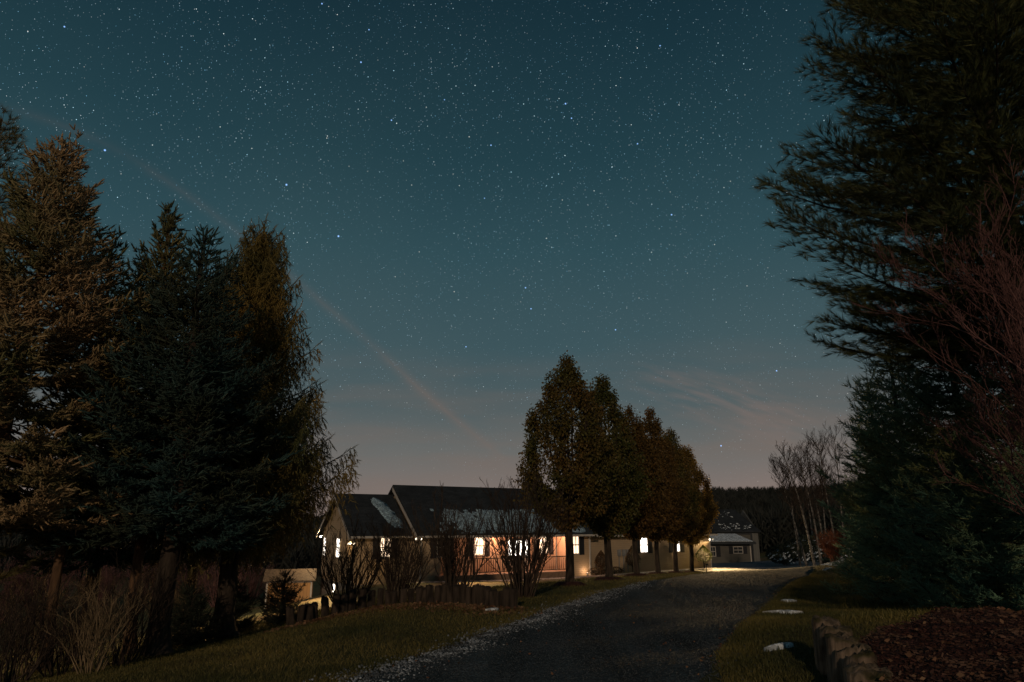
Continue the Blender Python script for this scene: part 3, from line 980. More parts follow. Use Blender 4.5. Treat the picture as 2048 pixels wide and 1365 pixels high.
# snow patches lying on the roofs
def snow_on_roof(name, t0, t1, v0, v1, plane, seed, label, jag=.25, mt='snow_thin', par=None, thr=.0):
    """ragged sheet on the slope z = plane(v)"""
    rng = np.random.default_rng(seed)
    nt_, nv_ = 200, 36
    T, Vv = np.meshgrid(np.linspace(t0, t1, nt_), np.linspace(v0, v1, nv_))
    e1 = np.convolve(rng.normal(0, 1, nt_ + 4), np.ones(5) / 5, 'valid') * jag
    e2 = np.convolve(rng.normal(0, 1, nv_ + 4), np.ones(5) / 5, 'valid') * jag
    fr = (Vv - v0) / (v1 - v0)
    ft = (T - t0) / (t1 - t0)
    V2 = Vv + e1[None, :] * fr
    T2 = T + e2[:, None] * (2 * ft - 1) + .5 * (fr) * 0
    nzz = np.sin(T2 * 2.3 + 1.1 * V2) + np.sin(T2 * 5.1 - V2 * 3.0) * .7 + np.sin(T2 * 11.3 + V2 * 6.1) * .5 + np.cos(V2 * 9.7 - T2 * 3.3) * .4
    Z = plane(V2) + .034 + .012 * nzz - .03 * np.clip(1 - 2.2 * ft, 0, 1) * (nzz < .3) - .05 * np.clip(np.abs(fr - .5) * 2 - .55, 0, 1) * (1 + .6 * np.sin(T2 * 7.7))
    edge = (fr < .01) | (fr > .99) | (ft < .01) | (ft > .99)
    Z = np.where(edge, plane(V2) - .01, Z)
    P = np.stack([HX + Ux * T2 - Uy * V2, HY + Uy * T2 + Ux * V2, HB + Z], -1).reshape(-1, 3)
    i = (np.arange(nv_ - 1)[:, None] * nt_ + np.arange(nt_ - 1)[None, :]).ravel()
    F = np.concatenate([np.stack([i, i + 1, i + nt_ + 1], 1), np.stack([i, i + nt_ + 1, i + nt_], 1)])
    g = Geo(); g.add(P, F)
    o = g.build(name, M[mt], smooth=True)
    return tag(o, label, 'snow', kind='stuff')


pm = lambda v: ZR + .14 - (VR - v) * SL
pw = lambda v: 5.20 - (4.15 - v) * (5.20 - 2.72) / (4.15 - (VW0 - .45))
snow_on_roof('snow', tx(868, 1.) , tx(1150, 1.), -.35, 1.9, pm, 5, 'thin blue snow left on the lower slope of the main roof', .16)
# curved strip of snow on the wing roof beside the main gable
g = Geo()
rng = np.random.default_rng(3)
n_ = 26
c0 = np.stack([np.interp(np.linspace(0, 1, n_), [0, .4, 1], [-1.75, -1.35, -.95]), np.linspace(3.75, 1.0, n_)], 1)
wd = np.interp(np.linspace(0, 1, n_), [0, .15, .8, 1], [.15, .42, .48, .2])
rows = []
for k, (a, b) in enumerate(((-1, 0), (-.9, .03), (-.3, .045), (.3, .045), (.9, .03), (1, 0))):
    tt = c0[:, 0] + wd * a + rng.normal(0, .04, n_)
    vv = c0[:, 1]
    zz = pw(vv) + b - .005
    rows.append(np.stack([HX + Ux * tt - Uy * vv, HY + Uy * tt + Ux * vv, HB + zz], 1))
Vs = np.stack(rows, 1).reshape(-1, 3)
i = (np.arange(n_ - 1)[:, None] * 6 + np.arange(5)[None, :]).ravel()
g.add(Vs, np.concatenate([np.stack([i, i + 1, i + 7], 1), np.stack([i, i + 7, i + 6], 1)]))
tag(g.build('snow', M['snow_thin'], smooth=True), 'curved strip of snow on the wing roof beside the main gable', 'snow', kind='stuff')

# ------------------------------------------------------------------ cottage and barn beyond the crest
def small_house(px0, px1, depth, py_base, wall_h, roof_h, dep, ang, name, label, wallm, snowy, doorside=False):
    p = on(px0, py_base, depth)
    zb = at(px0, py_base, depth)[2]
    ln = (px1 - px0) / 1413 * depth / math.cos(ang) * 1.02
    e = empty(name, (p[0], depth, zb), label, 'building', rz=ang)
    m = MB()
    m.box(0, ln, 0, .12, -1, wall_h).box(0, .12, .123, dep, -1, wall_h).box(ln - .12, ln, .123, dep, -1, wall_h).box(.123, ln - .123, dep - .12, dep, -1, wall_h)
    m.prism([(.01, .02, wall_h + .002), (.01, dep - .02, wall_h + .002), (.01, dep / 2, wall_h + roof_h - .1)], (.11, 0, 0))
    m.prism([(ln - .12, .02, wall_h + .002), (ln - .12, dep - .02, wall_h + .002), (ln - .12, dep / 2, wall_h + roof_h - .1)], (.11, 0, 0))
    m.build('wall', wallm, e)
    return e, ln, zb


cot, cl_, cz = small_house(1417, 1503, 78, 1127, 2.2, .0, 4.5, math.radians(4), 'small_cottage', 'small pale sided outbuilding with low snow covered roof in front of the barn', M['siding_grey'], True)
r_ = MB()
r_.prism([(-.3, -.55, 2.25), (cl_ + .35, -.55, 2.25), (cl_ - .8, 2.25, 3.0), (-.3, 2.25, 3.0)], (0, 0, -.12))
r_.prism([(-.3, 2.252, 3.0), (cl_ - .8, 2.252, 3.0), (cl_ + .35, 5.0, 2.25), (-.3, 5.0, 2.25)], (0, 0, -.12))
r_.prism([(cl_ + .352, -.55, 2.25), (cl_ + .352, 5.0, 2.25), (cl_ - .79, 2.25, 3.0)], (0, 0, -.12))
r_.box(-.3, cl_ + .4, -.66, -.553, 2.0, 2.22)
r_.build('roof', M['darktrim'], cot)
sn = MB().prism([(-.28, -.5, 2.28), (cl_ + .1, -.5, 2.28), (cl_ - .75, 2.2, 3.03), (-.28, 2.2, 3.03)], (0, 0, .05)).build('snow', M['snow'])
sn.location = cot.location; sn.rotation_euler = cot.rotation_euler
tag(sn, 'smooth sheet of snow on the roof of the small outbuilding', 'snow', kind='stuff')
window(cl_ - 2.0, cl_ - .9, 0, 1.0, 1.75, 'glass_dark', (1, 1), .45, parent=cot)
window(.25, .9, 0, .7, 1.75, 'glass_dark', (0, 1), .5, parent=cot)
MB().box(cl_ - .1, cl_ + .02, -.02, -.004, -.2, 2.1).build('corner_board', M['trim'], cot)

bar, bl_, bz = small_house(1400, 1519, 96, 1124, 4.0, 2.9, 9, math.radians(3), 'metal_barn', 'large grey barn with wide door and snow flecked roof behind the small outbuilding', M['barn'], False)
r_ = MB()
bw = bl_
r_.prism([(-.3, -.4, 3.9), (-.3, 4.5, 6.9), (-.3, 4.5, 6.75), (-.3, -.4, 3.75)], (bw + .3 - 1.5 + .3, 0, 0)) if False else None
r_.prism([(-.3, -.4, 3.95), (bw + .3, -.4, 3.95), (bw - 1.3, 4.5, 6.9), (-.3, 4.5, 6.9)], (0, 0, -.15))
r_.prism([(-.3, 4.502, 6.9), (bw - 1.3, 4.502, 6.9), (bw + .3, 9.4, 3.95), (-.3, 9.4, 3.95)], (0, 0, -.15))
r_.prism([(bw + .302, -.4, 3.95), (bw + .302, 9.4, 3.95), (bw - 1.29, 4.5, 6.9)], (0, 0, -.15))
r_.build('roof', M['roof'], bar)
d_ = MB().box(bw - 4.4, bw - 1.1, -.06, -.004, -.2, 3.5).build('barn_door', M['siding_grey'], bar)
MB().box(bw - 4.6, bw - 4.41, -.1, -.004, -.2, 3.7).box(bw - 1.09, bw - .85, -.1, -.004, -.2, 3.7).box(bw - 4.405, bw - 1.095, -.1, -.004, 3.505, 3.7).build('door_frame', M['darktrim'], d_)


def flecks(name, pts, nrm_fn, mt, label, size, rng, cat='snow'):
    """irregular small flat lumps of snow"""
    g = Geo()
    for (x, y, z, s_, nx, ny, nzv) in pts:
        k = rng.integers(5, 9)
        a = np.sort(rng.uniform(0, 2 * PI, k))
        r = s_ * rng.uniform(.45, 1.1, k)
        N_ = np.array([nx, ny, nzv]); N_ = N_ / np.linalg.norm(N_)
        A = np.cross(N_, (0, 1, .01)); A /= np.linalg.norm(A)
        B = np.cross(N_, A)
        ring = np.array([x, y, z]) + (A[None] * np.cos(a)[:, None] * 1.5 + B[None] * np.sin(a)[:, None]) * r[:, None]
        top = ring * .55 + .45 * np.array([x, y, z]) + N_ * s_ * .22
        c = np.array([[x, y, z]]) + N_ * s_ * .25
        V = np.concatenate([ring - N_ * s_ * .1, top, c])
        F = []
        for q in range(k):
            q2 = (q + 1) % k
            F += [(q, q2, k + q2), (q, k + q2, k + q), (k + q, k + q2, 2 * k)]
        g.add(V, F)
    return tag(g.build(name, mt, smooth=True), label, cat, kind='stuff')


rng = np.random.default_rng(11)
bp_ = np.array(bar.location)
ca_, sa_ = math.cos(math.radians(3)), math.sin(math.radians(3))
L_ = []
for k in range(60):
    t = rng.uniform(.2, 1)
    if k < 45:
        a = rng.uniform(3.2, bw - .6); v_ = -.2 + abs(rng.normal(.4 + (bw - a) * .10, .45))
    else:
        a = rng.uniform(2.5, bw - 1.9); v_ = rng.uniform(2.6, 4.1)
    z_ = 3.95 + (v_ + .4) / 4.9 * 2.95 + .02
    L_.append((bp_[0] + ca_ * a - sa_ * v_, bp_[1] + sa_ * a + ca_ * v_, bp_[2] + z_, rng.uniform(.06, .17), 0, -2.95, 4.9))
flecks('snow', L_, None, M['snow'], 'snow flecks scattered on the dark barn roof', .1, rng)

# shed on the left, lit by the added corner lamp
ps = at(528, 1222, 44)
shed = empty('garden_shed', (ps[0], 44, ps[2]), 'small wooden board shed lit orange behind the young spruces', 'shed', rz=math.radians(14))
SW = 2.7
MB().box(0, SW, 0, .06, -.4, 1.75).box(0, .06, .063, 1.9, -.4, 1.75).box(SW - .06, SW, .063, 1.9, -.4, 1.75).box(.063, SW - .063, 1.84, 1.9, -.4, 1.75).prism([(0.005, 0.01, 1.752), (0.005, 1.88, 1.752), (0.005, .95, 2.22)], (.05, 0, 0)).prism([(SW - .055, 0.01, 1.752), (SW - .055, 1.88, 1.752), (SW - .055, .95, 2.22)], (.05, 0, 0)).build('wall', M['shedwood'], shed)
M['shedroof'] = plain('brown_shed_roof', (0.10, 0.075, 0.055), .7, .4, 9.0)
MB().prism([(-.2, -.25, 1.72), (-.2, .95, 2.33), (-.2, .95, 2.27), (-.2, -.25, 1.66)], (SW + .4, 0, 0)).prism([(-.2, .952, 2.33), (-.2, 2.15, 1.72), (-.2, 2.15, 1.66), (-.2, .952, 2.27)], (SW + .4, 0, 0)).build('roof', M['shedroof'], shed)
MB().box(.0, .1, -.02, -.003, -.3, 1.7).box(SW - .1, SW, -.02, -.003, -.3, 1.7).box(.1, SW - .1, -.02, -.003, 1.58, 1.7).build('trim', M['trim'], shed)

sd_ = MB().box(.95, 1.75, -.035, -.004, -.28, 1.5).build('door', M['shedwood'], shed)
MB().box(.95, 1.75, -.05, -.036, .95, 1.05).box(.95, 1.75, -.05, -.036, .0, .1).build('door_brace', M['trim'], sd_)
MB().cyl((1.66, -.09, .62), (1.66, -.036, .62), .03).build('door_handle', M['metal'], sd_)

# ------------------------------------------------------------------ vegetation builders
def shoot_template(rng, n=14, needle=.26, w=.03, core=.075):
    V, F = [], []
    k = 4
    for i in range(k):
        a = 2 * PI * i / k
        V.append((core * math.cos(a), core * math.sin(a), .02))
    for i in range(k):
        a = 2 * PI * i / k
        V.append((core * .8 * math.cos(a), core * .8 * math.sin(a), .75))
    V.append((0, 0, 1.0))
    for i in range(k):
        j = (i + 1) % k
        F += [(i, j, k + j), (i, k + j, k + i), (k + i, k + j, 2 * k)]
    for i in range(n):
        t = .05 + .92 * i / (n - 1)
        a = i * 2.4
        d = np.array([math.cos(a), math.sin(a), .75]); d /= np.linalg.norm(d)
        b = np.array([0, 0, t]) + d * .02
        tip = b + d * needle * (1.05 - .25 * t)
        sd = np.array([-math.sin(a), math.cos(a), 0]) * w
        q = len(V)
        V += [tuple(b - sd), tuple(b + sd), tuple(tip)]
        F.append((q, q + 1, q + 2))
    return np.array(V, float), np.array(F, int)


def tuft_template(rng, n=26, spread=.75, w=.018):
    """fan of long pine needles"""
    V, F = [], []
    for i in range(n):
        a = rng.uniform(0, 2 * PI)
        s_ = spread * math.sqrt(rng.uniform(.03, 1))
        d = np.array([math.cos(a) * s_, math.sin(a) * s_, 1.0]); d /= np.linalg.norm(d)
        b = np.array([0, 0, rng.uniform(-.25, .15)])
        L = rng.uniform(.75, 1.0)
        sd = np.cross(d, rng.normal(0, 1, 3)); sd = sd / np.linalg.norm(sd) * w
        q = len(V)
        V += [tuple(b - sd), tuple(b + sd), tuple(b + d * L)]
        F.append((q, q + 1, q + 2))
    return np.array(V, float), np.array(F, int)


def norm(v):
    return v / (np.linalg.norm(v, axis=-1, keepdims=True) + 1e-9)


TR = np.random.default_rng(99)
SH_DENSE = shoot_template(TR, 12, .30, .04, .10)
SH_FINE = shoot_template(TR, 9, .32, .03, .05)
TUFT = tuft_template(TR, 22, .55, .016)


def conifer(name, base, H, Rr, z0, label, cat='spruce', seed=0, needles='spruce_blue_shaded', barkm='bark_dark', trunk_r=.14, lean=(0, 0), style='spruce',
            whorl=.27, per=6, shoot=.13, up_low=-8, up_high=55, dens=1.0, prof=None, flare=1.0, group=None, tmpl=None, side_bias=None, part='foliage', cut=None, lat_step=.11, lat_len=.5, droop=.35):
    rng = np.random.default_rng(seed)
    base = np.array(base, float)
    e = empty(name, base, label, cat, group)
    lean = np.array([lean[0], lean[1], 0.0])
    axis = lambda h: base + np.array([0, 0, h]) + lean * (h / H) ** 1.2 + np.array([.05 * math.sin(h * .9 + seed), .04 * math.cos(h * .7 + seed), 0]) * min(1, h)
    tr = Geo()
    hs = np.concatenate([[-.3, 0, .08, .25, .5], np.linspace(.9, H * .985, 16)])
    rr = trunk_r * (1 - np.clip(hs, 0, H) / H) ** .8 + .012
    rr[:4] *= np.array([1.7, 1.55, 1.4, 1.15]) ** flare
    trk = Geo(); trk.tube([axis(h) for h in hs], rr, 9)
    fol = Geo()
    SP, SD, SS = [], [], []
    prof = prof or (lambda t: (1 - t) ** .85)
    h = z0
    while h < H * .975:
        t = (h - z0) / (H - z0)
        n = max(3, int(round(per * (1 - .45 * t))))
        a0 = rng.uniform(0, 2 * PI)
        for k in range(n):
            az = a0 + 2 * PI * k / n + rng.normal(0, .25)
            L = Rr * prof(t) * rng.uniform(.62, 1.12) * (1 + .14 * math.sin(az * 3 + h * 2.3 + seed)) + .06
            if side_bias is not None:
                L = min(L, Rr * prof(t) * 1.0) * side_bias(az, t)
            if L < .08:
                continue
            up = math.radians(up_low + (up_high - up_low) * t ** 1.3 + rng.normal(0, 6))
            m = 9
            s_ = np.linspace(0, 1, m)
            out = np.array([math.cos(az), math.sin(az), 0])
            hor = s_ * L * math.cos(up)
            ver = s_ * L * math.sin(up) - droop * L * .30 * np.sin(s_ * PI * .9) + .16 * L * s_ ** 3 * (1 if style != 'weeping' else .8)
            side = np.array([-out[1], out[0], 0]) * (rng.normal(0, .06) * L)
            P = axis(h + rng.normal(0, .05)) + out[None] * hor[:, None] + np.array([0, 0, 1.0])[None] * ver[:, None] + side[None] * (s_ ** 2)[:, None]
            tr.tube(P, np.interp(s_, [0, 1], [.012 + .011 * L, .004]), 4)
            # laterals
            ns = max(2, int(L * (1 - .18) / lat_step * dens))
            ls = np.linspace(.18, 1.0, ns)
            Pl = np.stack([np.interp(ls, s_, P[:, q]) for q in range(3)], 1)
            Tl = norm(np.stack([np.interp(ls, s_, np.gradient(P[:, q])) for q in range(3)], 1))
            sidev = norm(np.cross(Tl, np.array([0, 0, 1.0])[None]))
            for sg in (-1, 1):
                ll = np.minimum(lat_len, .62 * L * (1.12 - ls) + min(.13, .28 * L)) * rng.uniform(.5, 1.2, ns)
                if style == 'weeping':
                    dirl = norm(Tl * .35 + sidev * sg * .30 + np.array([0, 0, -1.0])[None] * rng.uniform(.6, 1.4, (ns, 1)))
                    ll = ll * 1.15
                else:
                    dirl = norm(Tl * .8 + sidev * sg * .9 + np.array([0, 0, 1.0])[None] * rng.uniform(-.35, .18, (ns, 1)))
                nsh = max(2, int(round(lat_len / shoot / .62)))
                for q in range(nsh):
                    f = (q + rng.uniform(0, .9, ns)) / nsh
                    keep = (f * lat_len < ll)
                    pos = Pl + dirl * (f * lat_len)[:, None] + rng.normal(0, .012, (ns, 3))
                    if style == 'weeping':
                        pos = pos + np.array([0, 0, -1.0])[None] * ((f * lat_len) ** 2 * .8)[:, None]
                        dd = dirl * .8 + rng.normal(0, .28, (ns, 3))
                    else:
                        dd = dirl + Tl * .35 + rng.normal(0, .35, (ns, 3)) + np.array([0, 0, .22])[None]
                    SP.append(pos[keep]); SD.append(dd[keep]); SS.append(shoot * rng.uniform(.8, 1.4, ns)[keep])
                    if style != 'pine':
                        d2 = dirl * .5 + sidev * rng.choice([-1, 1], (ns, 1)) * .9 + rng.normal(0, .3, (ns, 3)) + (np.array([0, 0, -.9])[None] if style == 'weeping' else 0)
                        SP.append(pos[keep]); SD.append(d2[keep]); SS.append(shoot * rng.uniform(.6, 1.0, ns)[keep])
            # shoots on the branch itself
            SP.append(Pl[ns // 3:]); SD.append((Tl + rng.normal(0, .2, Tl.shape))[ns // 3:]); SS.append(shoot * rng.uniform(.9, 1.3, ns)[ns // 3:])
        h += whorl * rng.uniform(.8, 1.2) * (1 - .25 * t)
    # leader and its upright side shoots
    for k in range(10):
        tt = rng.uniform(.90, 1.0)
        SP.append(axis(H * tt)[None]); SD.append(np.array([[rng.normal(0, .35), rng.normal(0, .35), 1.0]])); SS.append(np.array([min(.2, shoot * rng.uniform(1.2, 2.0))]))
    SP = np.concatenate(SP); SD = np.concatenate(SD); SS = np.concatenate(SS)
    if cut is not None:
        kp = cut(SP)
        SP, SD, SS = SP[kp], SD[kp], SS[kp]
    tv, tf = tmpl or SH_DENSE
    fol.inst(tv, tf, SP, SD, SS, rng)
    trk.build('trunk', M[barkm], e, smooth=True)
    tr.build('branches', M[barkm], e, smooth=True)
    fol.build('crown', M[needles], e)
    return e


def grow_twigs(g, rng, p, d, L, r, level, maxlev, spread=.5, n_sub=5, upb=.25, nseg=5, ratio=.55, tips=None, kink=.12, sides=3, sub_from=.25, minr=.002):
    P = [np.array(p, float)]
    dd = norm(np.array(d, float))
    for k in range(nseg):
        dd = norm(dd + rng.normal(0, kink, 3) + np.array([0, 0, upb * .25]))
        P.append(P[-1] + dd * L / nseg)
    P = np.array(P)
    g.tube(P, np.linspace(r, max(minr, r * .35), len(P)), sides if level else max(sides, 5))
    if tips is not None:
        tips.append((P[-1], dd))
    if level >= maxlev:
        return
    n = max(1, int(round(n_sub * rng.uniform(.75, 1.25))))
    for k in range(n):
        f = sub_from + (1 - sub_from) * (k + rng.uniform(.1, .9)) / n
        i = min(len(P) - 2, int(f * nseg))
        fr = f * nseg - i
        q = P[i] * (1 - fr) + P[i + 1] * fr
        t = norm(P[i + 1] - P[i])
        a = norm(np.cross(t, rng.normal(0, 1, 3)))
        nd = norm(t * (1 - spread * .5) + a * spread + np.array([0, 0, upb]))
        grow_twigs(g, rng, q, nd, L * ratio * rng.uniform(.7, 1.2) * (1.15 - .5 * f), r * .5, level + 1, maxlev, spread, n_sub, upb, max(3, nseg - 1), ratio, tips, kink, sides, .2, minr)


def bare_shrub(name, base, H, Rr, label, cat='shrub', seed=0, stems=22, mt='twig', maxlev=2, n_sub=5, group=None, spread=.55, r0=.016, arch=0.0, minr=.0025, kink=.12, upb=.25):
    rng = np.random.default_rng(seed)
    e = empty(name, base, label, cat, group)
    g = Geo()
    for k in range(stems):
        a = rng.uniform(0, 2 * PI)
        rad = math.sqrt(rng.uniform(0, 1))
        p = np.array(base) + np.array([math.cos(a), math.sin(a), 0]) * rad * .14 * Rr * 1.5 + np.array([0, 0, -.05])
        out = rad * Rr / H * 1.0
        d = np.array([math.cos(a) * out, math.sin(a) * out, 1.0])
        L = H * rng.uniform(.55, .95) * (1.0 - .12 * rad)
        grow_twigs(g, rng, p, d, L, r0 * rng.uniform(.7, 1.2), 0, maxlev, spread, n_sub, upb, 7, .42, None, kink, 3, .22, minr)
    g.build('branches', M[mt], e)
    return e


LEAF = (np.array([(0, 0, 0), (.32, .06, .45), (0, -.03, 1.0), (-.32, .06, .45)], float), np.array([(0, 1, 2), (0, 2, 3)], int))


def pear_tree(base, H, Rr, leafm, label, seed, trunk_h=1.55, trunk_r=.14, leaves=15000, lean=0.0):
    rng = np.random.default_rng(seed)
    base = np.array(base, float)
    e = empty('pear_tree', base, label, 'tree', 'row of trees in autumn leaf between drive and house')
    tr = Geo()
    hs = np.array([-.25, 0, .1, .35, trunk_h * .6, trunk_h])
    trk = Geo(); trk.tube([base + np.array([lean * h * .1 + .02 * math.sin(h * 3 + seed), 0, h]) for h in hs], trunk_r * np.array([1.6, 1.4, 1.12, 1, .95, .9]), 10)
    top = base + np.array([lean * trunk_h * .1, 0, trunk_h - .05])
    c0 = trunk_h + .02
    env = lambda t: 1.0 * Rr * np.minimum(1, (np.maximum(t, 0) / .30 + .03) ** .62) * np.maximum(0, 1 - t) ** .72 * 1.22
    limbs = []
    nl = 13
    for k in range(nl):
        a = 2 * PI * k / nl * 1.618 * 2 + rng.normal(0, .3)
        reach = rng.uniform(.08, .62) if k > 0 else 0.02
        hh = (H - c0) * (1.0 - .72 * reach) * rng.uniform(.86, .98)
        s_ = np.linspace(0, 1, 9)
        rad = Rr * reach * 1.15 * np.sin(s_ * PI * .5) ** 1.0
        P = top + np.stack([np.cos(a + s_ * .3) * rad, np.sin(a + s_ * .3) * rad, s_ * (hh - .2)], 1) + rng.normal(0, .03, (9, 3)) * s_[:, None]
        tr.tube(P, np.interp(s_, [0, .12, 1], [.07, .055, .010]), 6)
        limbs.append(P)
    LP, LD = [], []
    nt_ = 520
    ts = rng.beta(1.25, 1.55, nt_)
    for t in ts:
        a = rng.uniform(0, 2 * PI)
        lob = 1 + .10 * math.sin(3 * a + seed + 5 * t) + .08 * math.sin(7 * t * PI + 2 * a)
        rr_ = float(env(t)) * lob * rng.uniform(.55, 1.05) ** .6
        if rng.random() < .12:
            rr_ *= 1.12
        z = c0 + t * (H - c0)
        tip = base + np.array([lean * z * .1 + math.cos(a) * rr_, math.sin(a) * rr_, z])
        # start on the nearest limb point that is lower
        best = None; bd = 1e9
        for P in limbs:
            for q in P[1:]:
                dz = tip[2] - q[2]
                if dz < .1:
                    continue
                dd_ = math.hypot(tip[0] - q[0], tip[1] - q[1]) + .6 * abs(dz - .6)
                if dd_ < bd:
                    bd = dd_; best = q
        if best is None:
            best = top
        s_ = np.linspace(0, 1, 6)
        mid = (best + tip) / 2 + np.array([0, 0, -.12 * np.linalg.norm(tip - best)])
        P = (1 - s_)[:, None] ** 2 * best + 2 * (s_ * (1 - s_))[:, None] * mid + (s_ ** 2)[:, None] * tip
        tr.tube(P, np.linspace(.012, .003, 6), 3)
        n = int(leaves / nt_)
        f = rng.uniform(.25, 1.04, n) ** .8
        pos = np.stack([np.interp(f, s_, P[:, q]) for q in range(3)], 1)
        off = rng.normal(0, 1, (n, 3))
        off = norm(off) * rng.uniform(.02, .16, (n, 1)) * (1.15 - .5 * f)[:, None] * 1.35
        pos = pos + off
        LP.append(pos)
        LD.append(norm(off) * .6 + np.array([0, 0, -.55]) + rng.normal(0, .35, (n, 3)))
    # low skirt of leaves on hanging twigs
    fol = Geo()
    LP = np.concatenate(LP); LD = np.concatenate(LD)
    fol.inst(LEAF[0], LEAF[1], LP, LD, rng.uniform(.06, .105, len(LP)), rng)
    trk.build('trunk', M['bark_dark'], e, smooth=True)
    tr.build('branches', M['bark_dark'], e, smooth=True)
    fol.build('crown', M[leafm], e)
    return e


def bush(name, base, w_, h_, mt, label, cat, seed, n=3500, leaf=.05, stem=.25, flat=1.0, group=None, shape='ball'):
    rng = np.random.default_rng(seed)
    e = empty(name, base, label, cat, group)
    b = np.array(base, float)
    g = Geo()
    for k in range(7):
        a = 2 * PI * k / 7
        tip = b + np.array([math.cos(a) * w_ * .25, math.sin(a) * w_ * .25, stem + (h_ - stem) * .5])
        g.tube([b + np.array([0, 0, -.08]), b + np.array([math.cos(a) * .03, math.sin(a) * .03, stem * .8]), tip], [.04, .03, .01], 4)
    g.build('stem', M['bark_dark'], e)
    f = Geo()
    d = norm(rng.normal(0, 1, (n, 3)))
    rad = rng.uniform(.55, 1.0, n) ** .5
    lob = 1 + .10 * np.sin(d[:, 0] * 7 + seed) * np.cos(d[:, 2] * 6 + d[:, 1] * 5)
    P = d * (rad * lob)[:, None]
    if shape == 'drop':
        tz = (P[:, 2] + 1) / 2
        sq = np.clip(1.15 - tz ** 1.6, .12, 1)
        P[:, 0] *= sq; P[:, 1] *= sq
    P = P * np.array([w_ / 2, w_ / 2, (h_ - stem) / 2]) + b + np.array([0, 0, stem + (h_ - stem) / 2])
    f.inst(LEAF[0], LEAF[1], P, d + rng.normal(0, .5, (n, 3)) + np.array([0, 0, .3]), leaf * rng.uniform(.7, 1.3, n), rng)
    f.build('leaves', M[mt], e)
    return e


# ------------------------------------------------------------------ row of pear trees
prow = [  # px, depth, top py, radius px, leaf, label bits
    (1140, 1171, 20.0, 708, 120, 'leaf_brown', 'tallest and nearest tree of the row, brown and green leaves, by the stone bed', 31),
    (1218, 1161, 22.9, 745, 92, 'leaf_green', 'second tree of the row with a narrow pointed top and forked trunk', 32),
    (1273, 1153, 25.8, 812, 84, 'leaf_red', 'third tree of the row, rusty leaves, trunk against the bright window', 33),
    (1316, 1150, 28.7, 815, 76, 'leaf_red', 'fourth tree of the row, standing between the two bright garage windows', 34),
    (1353, 1147, 31.6, 852, 66, 'leaf_brown', 'fifth tree of the row, its trunk crossing the right garage window', 35),
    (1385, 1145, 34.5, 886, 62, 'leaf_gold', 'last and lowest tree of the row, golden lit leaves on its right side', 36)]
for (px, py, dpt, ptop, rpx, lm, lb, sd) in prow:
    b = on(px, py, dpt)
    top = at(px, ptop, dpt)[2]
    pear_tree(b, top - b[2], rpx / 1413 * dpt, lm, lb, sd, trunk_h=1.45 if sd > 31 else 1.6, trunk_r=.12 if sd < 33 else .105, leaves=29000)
    # low ring of bark mulch round each trunk
    g = Geo(); rng = np.random.default_rng(sd)
    n = 14; a = np.arange(n) * 2 * PI / n; r = .55 * (1 + rng.normal(0, .08, n))
    X = b[0] + np.cos(a) * r; Y = b[1] + np.sin(a) * r
    ring = np.stack([X, Y, HT(X, Y) - .02], 1)
    r2 = ring.copy(); r2[:, 0] = b[0] + np.cos(a) * r * .6; r2[:, 1] = b[1] + np.sin(a) * r * .6; r2[:, 2] = b[2] + .09
    V = np.concatenate([ring, r2, [[b[0], b[1], b[2] + .12]]])
    F = []
    for q in range(n):
        q2 = (q + 1) % n
        F += [(q, q2, n + q2), (q, n + q2, n + q), (n + q, n + q2, 2 * n)]
    g.add(V, F)
    o = g.build('mulch_ring', M['mulch'], smooth=True); o['kind'] = 'structure'

# topiary shrubs against the house
for (px, v_, w_, h_, mt, lb, sh) in ((1200, -.5, .95, 1.55, 'topiary_brown', 'brown clipped shrub at the dark wall right of the porch', 'drop'),
                                     (1262, -.6, 1.1, 1.75, 'topiary_brown', 'dark cone shaped shrub beside the trunk of the third tree', 'drop'),
                                     (1403, -.9, 1.35, 1.65, 'topiary', 'bright yellow green clipped shrub at the garage corner', 'drop')):
    t = tx(px, v_)
    p = hw(t, v_)
    bush('clipped_shrub', (p[0], p[1], gz(p[0], p[1])), w_, h_, mt, lb, 'shrub', px, 2600, .06, .45, shape=sh)
# low dark bushes under the porch
for k, px in enumerate((1190, 1225)):
    p = hw(tx(px, -.3), -.3)
    bush('low_shrub', (p[0], p[1], gz(p[0], p[1])), 1.2, .45, 'topiary_brown', ('low brown bush at the foot of the porch bay corner', 'low brown bush under the meter boxes')[k], 'shrub', 60 + k, 900, .06, .05)

# garden stake light near the garage end
p = on(1413, 1143, 36)
e = empty('yard_hydrant', p, 'slim dark yard hydrant standing in the lawn past the last tree', 'hydrant')
MB().cyl((0, 0, -.1), (0, 0, .42), .018).build('pipe', M['darktrim'], e)
MB().cyl((-.02, 0, .42), (.09, 0, .46), .028).box(-.06, .02, -.015, .015, .45, .48).build('spout', M['darktrim'], e)
MB().box(-.09, .09, -.06, .06, -.03, .04).build('base', M['darktrim'], e)

